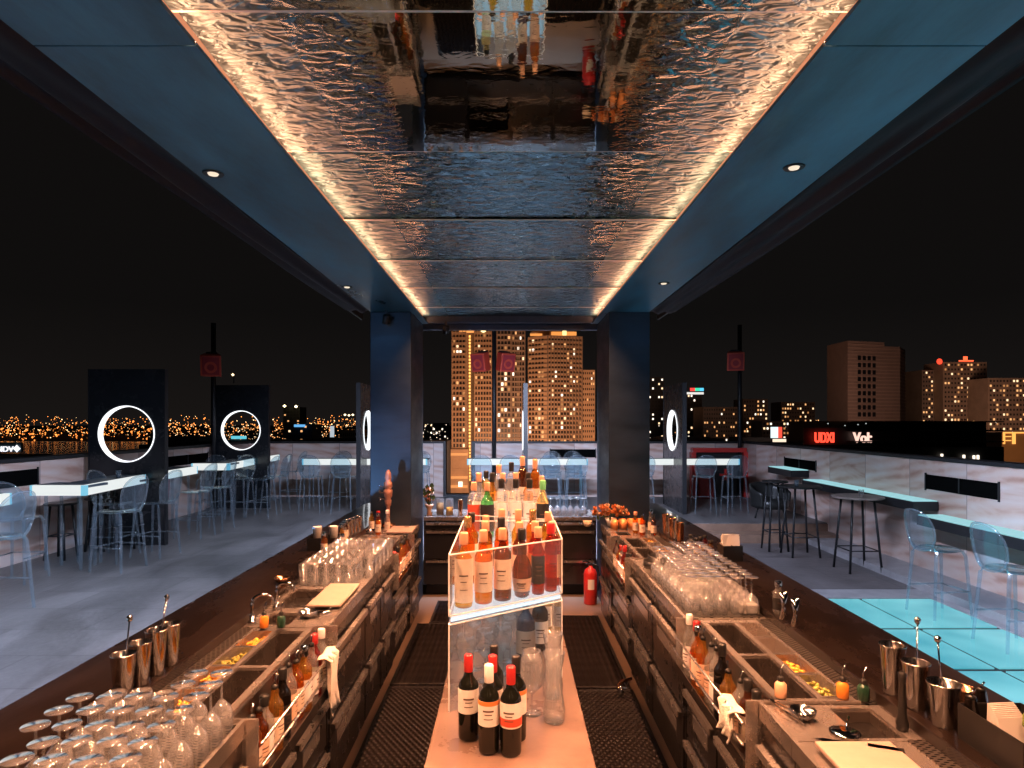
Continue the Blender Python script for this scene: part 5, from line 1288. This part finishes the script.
tag(b.build('sponge_cloth', towel_m, None, (-1.21,3.40,.86)), 'crumpled pale cloth in the small left sink', 'cloth')
lathe_thing('strainer', [(0,0),(.06,0),(.062,.01),(.06,.02),(.0,.022)], 'round brown strainer lid in the small right sink', 'strainer', (1.23,2.24,.84), mat('brown wood',(.35,.2,.1),.5))
lathe_thing('muddler', [(0,0),(.018,0),(.02,.02),(.014,.05),(.011,.16),(.014,.19),(0,.2)], 'black handled tool standing by the right sink', 'muddler', (1.33,2.17,ST+.003), blackplastic)
for (x,y,a) in ((1.10,3.02,.4),(1.09,2.95,-.2)):
    b = MB(); b.tube([(0,0,0),(.0,.14,.02)],.009,6,0); b.rbox((0,.18,.03),(.06,.08,.03),(0,0,0),0)
    tag(b.build('ice_scoop', blackplastic, None, (x,y,.79), (0,0,a)), 'black ice scoop lying in the right ice well, %s one' % ('farther' if y>3 else 'nearer'), 'scoop')
# towels
def towel(label, s, x, y, wy, drop, ztop):
    b = MB()
    def fn(u,v):
        yy = y+(u-.5)*wy*(1-.25*v)+.012*math.sin(v*7); fold = .014*math.sin(u*PI*5+v*1.5)+.008*math.sin(u*17+v*5)
        if v < .16: return (s*(x+.035-.035*v/.16), yy, ztop+.004*math.sin(u*9)+.006)
        w_ = (v-.16)/.84
        return (s*(x-.008-fold-.012*w_), yy, ztop+.004-drop*w_*(1-.12*abs(math.sin(u*2.6))))
    b.grid(fn, 26, 26); o = b.build('bar_towel', towel_m); md = o.modifiers.new('thickness','SOLIDIFY'); md.thickness = .004; tag(o, label, 'towel')
towel('white towel hanging over the left speed rail', -1, .862, 3.06, .17, .28, .885)
towel('crumpled white towel hanging at the near end of the right speed rail', 1, .862, 2.52, .17, .13, .885)
# garnish caddies
def caddy(label, loc, w, d_, h, group=None):
    t = thing('bar_caddy', label, 'caddy', loc, 0, group)
    b = MB(); b.box(-w/2,w/2,-d_/2,d_/2,0,.004); b.box(-w/2,w/2,-d_/2,-d_/2+.004,.0045,h); b.box(-w/2,w/2,d_/2-.004,d_/2,.0045,h); b.box(-w/2,-w/2+.004,-d_/2+.004,d_/2-.004,.0045,h); b.box(w/2-.004,w/2,-d_/2+.004,d_/2-.004,.0045,h); b.box(-.002,.002,-d_/2+.004,d_/2-.004,.0045,h); b.build('box', blackplastic, t)
    return t
caddy('black bar caddy with napkins and straws at the near right corner', (1.52,1.90,CT), .20,.26,.11)
b = MB()
for k in range(9): b.rbox((.0,-.03+k*.007,.06+.003*k),(.085,.003,.12),(R(-14+k*2),0,R(6)))
tag(b.build('napkins', paper, None, (1.475,1.90,CT+.012)), 'fan of napkins in the near right caddy', 'napkins')
b = MB()
for k in range(10): a = random.uniform(-.2,.2); b.tube([(random.uniform(-.02,.02),random.uniform(-.03,.03),0),(.05+a*.2,random.uniform(-.04,.04),.20+random.uniform(-.02,.02))],.005,6)
tag(b.build('drinking_straws', mat('translucent straws',(.55,.65,.8),.2,trans=.3), None, (1.575,1.92,CT+.012)), 'bunch of pale straws in the near right caddy', 'straws')
b = MB(); b.lathe([(0,-.04),(.012,-.034),(.026,-.01),(.027,.01),(.014,.034),(0,.04)],16,(0,0,0),M=Euler((.3,.5,0)).to_matrix()); tag(b.build('lime', lime_m, None, (1.50,1.83,CT+.15)), 'green lime perched on the near right caddy', 'lime')
bottle('black bitters bottle with a pourer behind the near right caddy, nearer one', (1.455,2.02,CT), .026,.15,'black',None,'pour','squat', name='bitters_bottle')
bottle('black bitters bottle with a pourer behind the near right caddy, farther one', (1.545,2.10,CT), .024,.14,'black',None,'pour','squat', name='bitters_bottle')
caddy('black caddy with upright white napkins at the right counter', (1.60,4.66,CT), .14,.14,.11)
b = MB()
for k in range(7): b.rbox((.0,-.03+k*.009,.10+.004*(k%3)),(.12,.003,.14),(R(-10+k*4),R(4*(k%2)),R(random.uniform(-8,8))))
tag(b.build('napkins', paper, None, (1.60,4.66,CT+.006)), 'upright white napkins in the black caddy at the right counter', 'napkins')
for i,(x,y,c_) in enumerate(((1.40,4.80,'amber'),(1.45,4.86,'brown'),(1.40,4.95,'clear'),(1.48,4.72,'gold'),(1.50,4.92,'red'))):
    bottle('small %s bitters bottle in the group left of the right napkin caddy' % {'amber':'amber','brown':'brown','clear':'clear','gold':'golden','red':'red'}[c_], (x,y,CT+.001), .02,.13,c_,'cream','black','std','bitters bottles on the right counter', name='bitters_bottle')
def holder(label, loc, m=rubber):
    lathe_thing('round_tray', [(0,.0),(.085,0),(.09,.004),(.09,.045),(.084,.045),(.082,.012),(0,.01)], label, 'tray', loc, blackplastic, 'black round trays', 28)
holder('black round tray nearer on the far end of the right glass worktop', (1.05,4.60,ST+.005)); holder('black round tray farther on the right glass worktop', (1.12,4.78,ST+.005)); holder('black round tray by the counter edge of the right glass worktop', (1.27,4.70,ST+.005))
caddy('black caddy of cups and picks at the far end of the left counter', (-1.46,5.05,CT), .22,.2,.1)
for i,(x,y) in enumerate(((-1.52,5.05),(-1.40,5.08))):
    lathe_thing('paper_cup_stack', [(0,0),(.026,0),(.036,.15),(.037,.155),(.034,.155),(.0,.14)], 'stack of white cups in the far left caddy, %s one' % ('left','right')[i], 'cups', (x,y,CT+.02), paper, 'white cup stacks', 16)
for i,(x,y,c_) in enumerate(((-1.40,4.82,'amber'),(-1.31,5.0,'clear'),(-1.37,5.2,'gold'),(-1.38,5.32,'clear'),(-1.4,5.44,'brown'))):
    bottle('small %s mixer bottle beside the far left caddy, number %s from the near end' % ({'amber':'amber','clear':'clear','gold':'golden','brown':'brown'}[c_],('one','two','three','four','five')[i]), (x,y,CT+.001 if x < -1.36 else ST+.003), .024,.17,c_,'cream','steel','std','mixer bottles on the far left', name='mixer_bottle')
for i in range(4): tin('steel tin number %s in the row on the far left counter edge' % ('one','two','three','four')[i], (-1.41+.01*i,5.55+i*.09,CT+.001 if i<1 else CT+.001), .75,.9)
for i in range(5): tin('steel tin number %s in the row at the far right counter edge' % ('one','two','three','four','five')[i], (1.41,5.3+i*.12,CT+.001), .8,1.05, chrome_w if i%2 else copper)
for i in range(8):
    c = lathe_thing('orange_cup', [(0,0),(.03,0),(.035,.09),(.0335,.09),(.029,.006),(0,.005)], 'orange cup in the row in front of the right pillar', 'cup', (1.02+(i%4)*.085,6.22+(i//4)*.09,ST+.001), tin_orange, 'orange cups', 16)
    if i: c.data = first_cup
    else: first_cup = c.data
# bouquet
t = thing('bouquet', 'large orange flower bouquet lying at the foot of the right pillar', 'flowers', (1.0,6.34,ST))
b = MB(); g2 = MB(); lv = MB()
for k in range(46):
    a = random.uniform(0,2*PI); rr = .15*math.sqrt(random.random()); c = Vector((rr*math.cos(a)*1.3+.02, rr*math.sin(a)*.5, .08+.12*random.random()*(1-rr*2)+.02))
    tgt = b if k%3 else g2
    for q in range(6):
        aa = q*PI/3+random.random()*.5; M_ = Euler((random.uniform(.5,1.1),0,aa)).to_matrix(); pts = [M_@Vector(p)+c for p in ((0,0,0),(.016,.02,.004),(0,.045,.012),(-.016,.02,.004))]; tgt.add(pts,[(0,1,2,3)])
for k in range(24):
    a = random.uniform(0,2*PI); c = Vector((.16*math.cos(a),.07*math.sin(a),.05+random.random()*.05)); M_ = Euler((random.uniform(.8,1.4),0,a-PI/2)).to_matrix(); lv.add([M_@Vector(p)+c for p in ((0,0,0),(.012,.03,0),(0,.07,0),(-.012,.03,0))],[(0,1,2,3)])
b.build('orange_blossoms', petal_m, t); g2.build('peach_blossoms', petal_p, t); lv.build('leaves', leaf_m, t)
b = MB(); b.lathe([(0,-.04),(.03,-.03),(.06,.05),(.055,.05),(0,-.02)],14,(0,0,.045)); b.build('wrap', paper, t)
lathe_thing('lamp_cup', [(0,0),(.02,0),(.03,.01),(.05,.06),(.048,.06),(0,.02)], 'small cream cup left of the orange bouquet', 'cup', (.80,6.6,.92), mat('cream ceramic',(.8,.6,.4),.4))
# tap tower
t = thing('tap_tower', 'tall carved copper tap tower in front of the blue lit left pillar', 'tap tower', (-1.2,6.3,CT-.03))
b = MB(); b.lathe([(0,0),(.07,0),(.075,.012),(.07,.03),(.03,.04),(0,.04)],24,(0,0,0)); b.build('base', copper, t)
b = MB(); b.lathe([(.022,.04),(.018,.1),(.02,.2),(.03,.215),(.034,.26),(.026,.275),(.04,.3),(.044,.36),(.03,.375),(.042,.395),(.04,.43),(.026,.45),(.032,.48),(.026,.53),(.012,.56),(0,.565)],16,(0,0,0)); b.build('column', mat('carved copper',(.6,.3,.2),.4,.5,bump=.8,bscale=60), t)
for z in (.27,.33,.39):
    b = MB(); b.tube([(-.03,0,z),(-.075,-.01,z+.005),(-.08,-.012,z-.02)],.007,6); b.lathe([(0,-.012),(.012,0),(0,.014)],8,(-.082,-.012,z+.016)); b.build('spout', chrome, t)
# little arrangement and jars on the back bar
t = thing('flower_vase', 'dark vase with orange flowers on the left end of the back bar', 'vase', (-.95,7.55,.9))
b = MB(); b.lathe([(0,0),(.03,0),(.035,.02),(.022,.06),(.05,.11),(.055,.13),(.05,.13),(0,.08)],16,(0,0,0)); b.build('vase', mat('peach ceramic',(.75,.45,.28),.35), t)
b = MB(); l2 = MB()
for k in range(22):
    a = random.uniform(0,2*PI); rr = random.uniform(0,.075); c = Vector((rr*math.cos(a)-.01,rr*math.sin(a),.15+random.uniform(0,.17)))
    for q in range(5):
        M_ = Euler((random.uniform(.4,1.2),0,q*1.26+k)).to_matrix(); b.add([M_@Vector(p)+c for p in ((0,0,0),(.014,.016,0),(0,.036,.008),(-.014,.016,0))],[(0,1,2,3)], k%2)
    l2.tube([(0,0,.09),tuple(c)],.003,4)
    if k%2: l2.add([c+Vector((0,0,.01)),c+Vector((.03,.0,.04)),c+Vector((.01,0,.08)),c+Vector((-.02,0,.05))],[(0,1,2,3)])
b.build('blossoms', [petal_m, petal_p], t); l2.build('stems', leaf_m, t)
def jar(label, x, y, fill, m, h=.2):
    t = thing('juice_jar', label, 'jar', (x,y,.9), 0, 'juice jars on the back bar')
    b = MB(); b.lathe([(0,.001),(.044,0),(.047,.006),(.047,h-.01),(.04,h),(.037,h),(.043,h-.012),(.043,.006),(0,.005)],20,(0,0,0)); b.build('glass_jar', glass, t)
    b = MB(); b.lathe([(0,.007),(.0415,.008),(.0415,fill),(0,fill)],20,(0,0,0)); b.build('juice', m, t)
jar('glass jar of brownish juice on the back bar, right of the flower vase', -.82,7.52,.15,mat('brown juice',(.4,.22,.08),.3)); jar('glass jar half full of orange juice on the back bar', -.71,7.52,.1,orange_juice)
for i in range(3): tin('tall copper tin on the back bar left of the display, %s one' % ('left','middle','right')[i], (-.58+i*.11,7.5,.901), .7,1.15, copper if i<2 else chrome_w)
# fire extinguisher
t = thing('fire_extinguisher', 'red fire extinguisher on the floor at the far end of the right aisle', 'fire extinguisher', (.885,7.05,0))
b = MB(); b.lathe([(0,0),(.068,0),(.074,.01),(.074,.33),(.06,.375),(.025,.40),(.02,.42),(0,.42)],24,(0,0,0)); b.build('cylinder', red_p, t)
b = MB(); b.lathe([(.0746,.19),(.0746,.27)],10,(0,0,0)); b.v = [v for v in b.v]; 
q = MB(); n = 10; vs = []
for zz in (.17,.28):
    for k in range(n+1): a = -PI/2-.5+1.0*k/n; vs.append((.0755*math.cos(a),.0755*math.sin(a),zz))
q.add(vs,[(k,k+1,n+2+k,n+1+k) for k in range(n)],0,True); q.build('label', paper, t)
b = MB(); b.lathe([(0,.42),(.018,.42),(.018,.45),(0,.455)],12,(0,0,0)); b.tube([(0,0,.45),(-.05,-.02,.475),(-.09,-.03,.47)],.008,6); b.tube([(0,0,.44),(-.06,-.02,.44)],.006,6); b.build('valve_handle', blackplastic, t)
b = MB(); b.tube([(.02,0,.44),(.08,-.02,.42),(.1,-.02,.3),(.09,-.02,.15)],.009,6); b.build('hose', blackplastic, t)
b = MB(); b.box(-.05,.05,-.04,.04,0,.003); tag(b.build('floor_drain', steel_in, None, (.28,6.95,.001)), 'small square floor drain on the beige tiles beside the display end', 'drain')
# pipe coupling lying by the right cabinets
t = thing('floor_valve', 'brass floor valve on the mat beside the right cabinets', 'valve', (.80,4.62,.02))
b = MB(); b.tube([(0,0,.02),(0,.12,.03),(.05,.2,.03),(.12,.22,.04)],.012,8); b.build('pipe', copper, t); b = MB(); b.lathe([(0,0),(.022,0),(.024,.02),(.012,.03),(.012,.05),(0,.05)],12,(0,0,.02)); b.tube([(0,0,.06),(.06,-.02,.065)],.007,6); b.build('valve', chrome, t)

# loose bar tools
def spoon(label, loc, rot, L_=.28):
    b = MB(); b.tube([(0,0,0),(0,0,L_)],.0028,6); b.lathe([(0,-.02),(.010,-.008),(.011,.004),(0,.012)],8,(0,0,L_)); tag(b.build('bar_spoon', chrome, None, loc, rot), label, 'spoon', 'bar spoons')
spoon('bar spoon leaning in the nearest left shaker tin', (-1.415,2.34,CT+.02), (.12,.16,0)); spoon('bar spoon standing in the third left shaker tin', (-1.405,2.54,CT+.02), (-.1,.1,0))
spoon('bar spoon standing in the wide near right tin', (1.43,2.11,CT+.02), (.1,-.14,0)); spoon('bar spoon in the middle tin of the near right group', (1.42,2.24,CT+.02), (-.12,.1,0))
def bowl(label, loc, r, m, name='small_bowl'):
    lathe_thing(name, [(0,0),(r*.5,0),(r*.9,r*.4),(r,r*.75),(r*.95,r*.75),(r*.84,r*.42),(r*.45,.006),(0,.006)], label, 'bowl', loc, m, None, 20)
bowl('small steel bowl on the left worktop beside the cutting board', (-1.08,3.42,ST+.001), .05, chrome_w); bowl('copper bowl between the left sink and the tumblers', (-1.42,3.98,CT+.001), .045, copper)
bowl('small steel bowl at the far end of the left worktop near the tap tower', (-1.3,5.98,ST+.001), .05, chrome_w); bowl('small steel bowl on the bright steel by the right square sink', (1.03,2.25,ST+.001), .045, chrome_w)
for k,(x,y,a,lb) in enumerate(((-1.0,3.36,.5,'steel tongs lying on the left worktop edge'),(1.0,2.17,.2,'steel tongs lying on the right worktop by the square sink'),(1.22,1.98,1.2,'black handled knife lying beyond the near right cutting board'))):
    b = MB()
    if k < 2: b.tube([(0,0,.006),(.012,.1,.012),(.004,.2,.006)],.004,4); b.tube([(.004,0,.006),(-.016,.1,.012),(.0,.2,.006)],.004,4)
    else: b.box(-.012,.012,0,.1,.0,.016,1); b.prism([(-.012,.101),(.012,.101),(.012,.22),(0,.26),(-.012,.22)],.006,.009,0)
    tag(b.build('tongs' if k<2 else 'knife', [chrome, blackplastic], None, (x,y,ST+.013), (0,0,a)), lb, 'tongs' if k<2 else 'knife')
def hawthorne(label, loc):
    b = MB(); b.lathe([(0,.002),(.042,.001),(.044,.004),(.042,.007),(0,.006)],24,(0,0,0)); b.tube([(.04,0,.004),(.12,0,.01)],.005,5); b.tube([(.047*math.cos(a),.047*math.sin(a),.004) for a in [2*PI*q/20 for q in range(20)]],.003,4,closed=True)
    tag(b.build('cocktail_strainer', chrome, None, loc, (0,0,1.0)), label, 'strainer')
hawthorne('round cocktail strainer on the left worktop past the small sink', (-1.03,3.52,ST+.002)); hawthorne('round cocktail strainer on the steel before the right square sink', (1.12,2.14,ST+.002))
for i in range(4):
    c = copyo(wi, (1.30+(i%2)*.08,4.42+(i//2)*.0+.09*(i//2),ST+.0045)) if False else None
# bottles and cans filling the far ends of both runs
for i,(x,y,lq,cp,h) in enumerate(((-1.22,5.92,'amber','steel',.2),(-1.15,6.0,'clear','white',.22),(-1.32,6.1,'gold','pour',.2),(-1.28,6.22,'red','red',.18),(1.22,5.9,'amber','pour',.2),(1.32,6.0,'clear','steel',.22),(1.18,6.02,'gold','peach',.2),(1.32,5.88,'brown','pour',.19))):
    bottle('small %s bottle with a %s cap at the far end of the %s worktop' % ({'amber':'amber','clear':'clear','gold':'golden','red':'red','brown':'brown'}[lq],{'steel':'steel','white':'white','pour':'pouring','red':'red','peach':'tan'}[cp],'left' if x<0 else 'right'),(x,y,ST+.002),.026,h,lq,'cream',cp,'std','small bottles at the far ends',name='mixer_bottle')
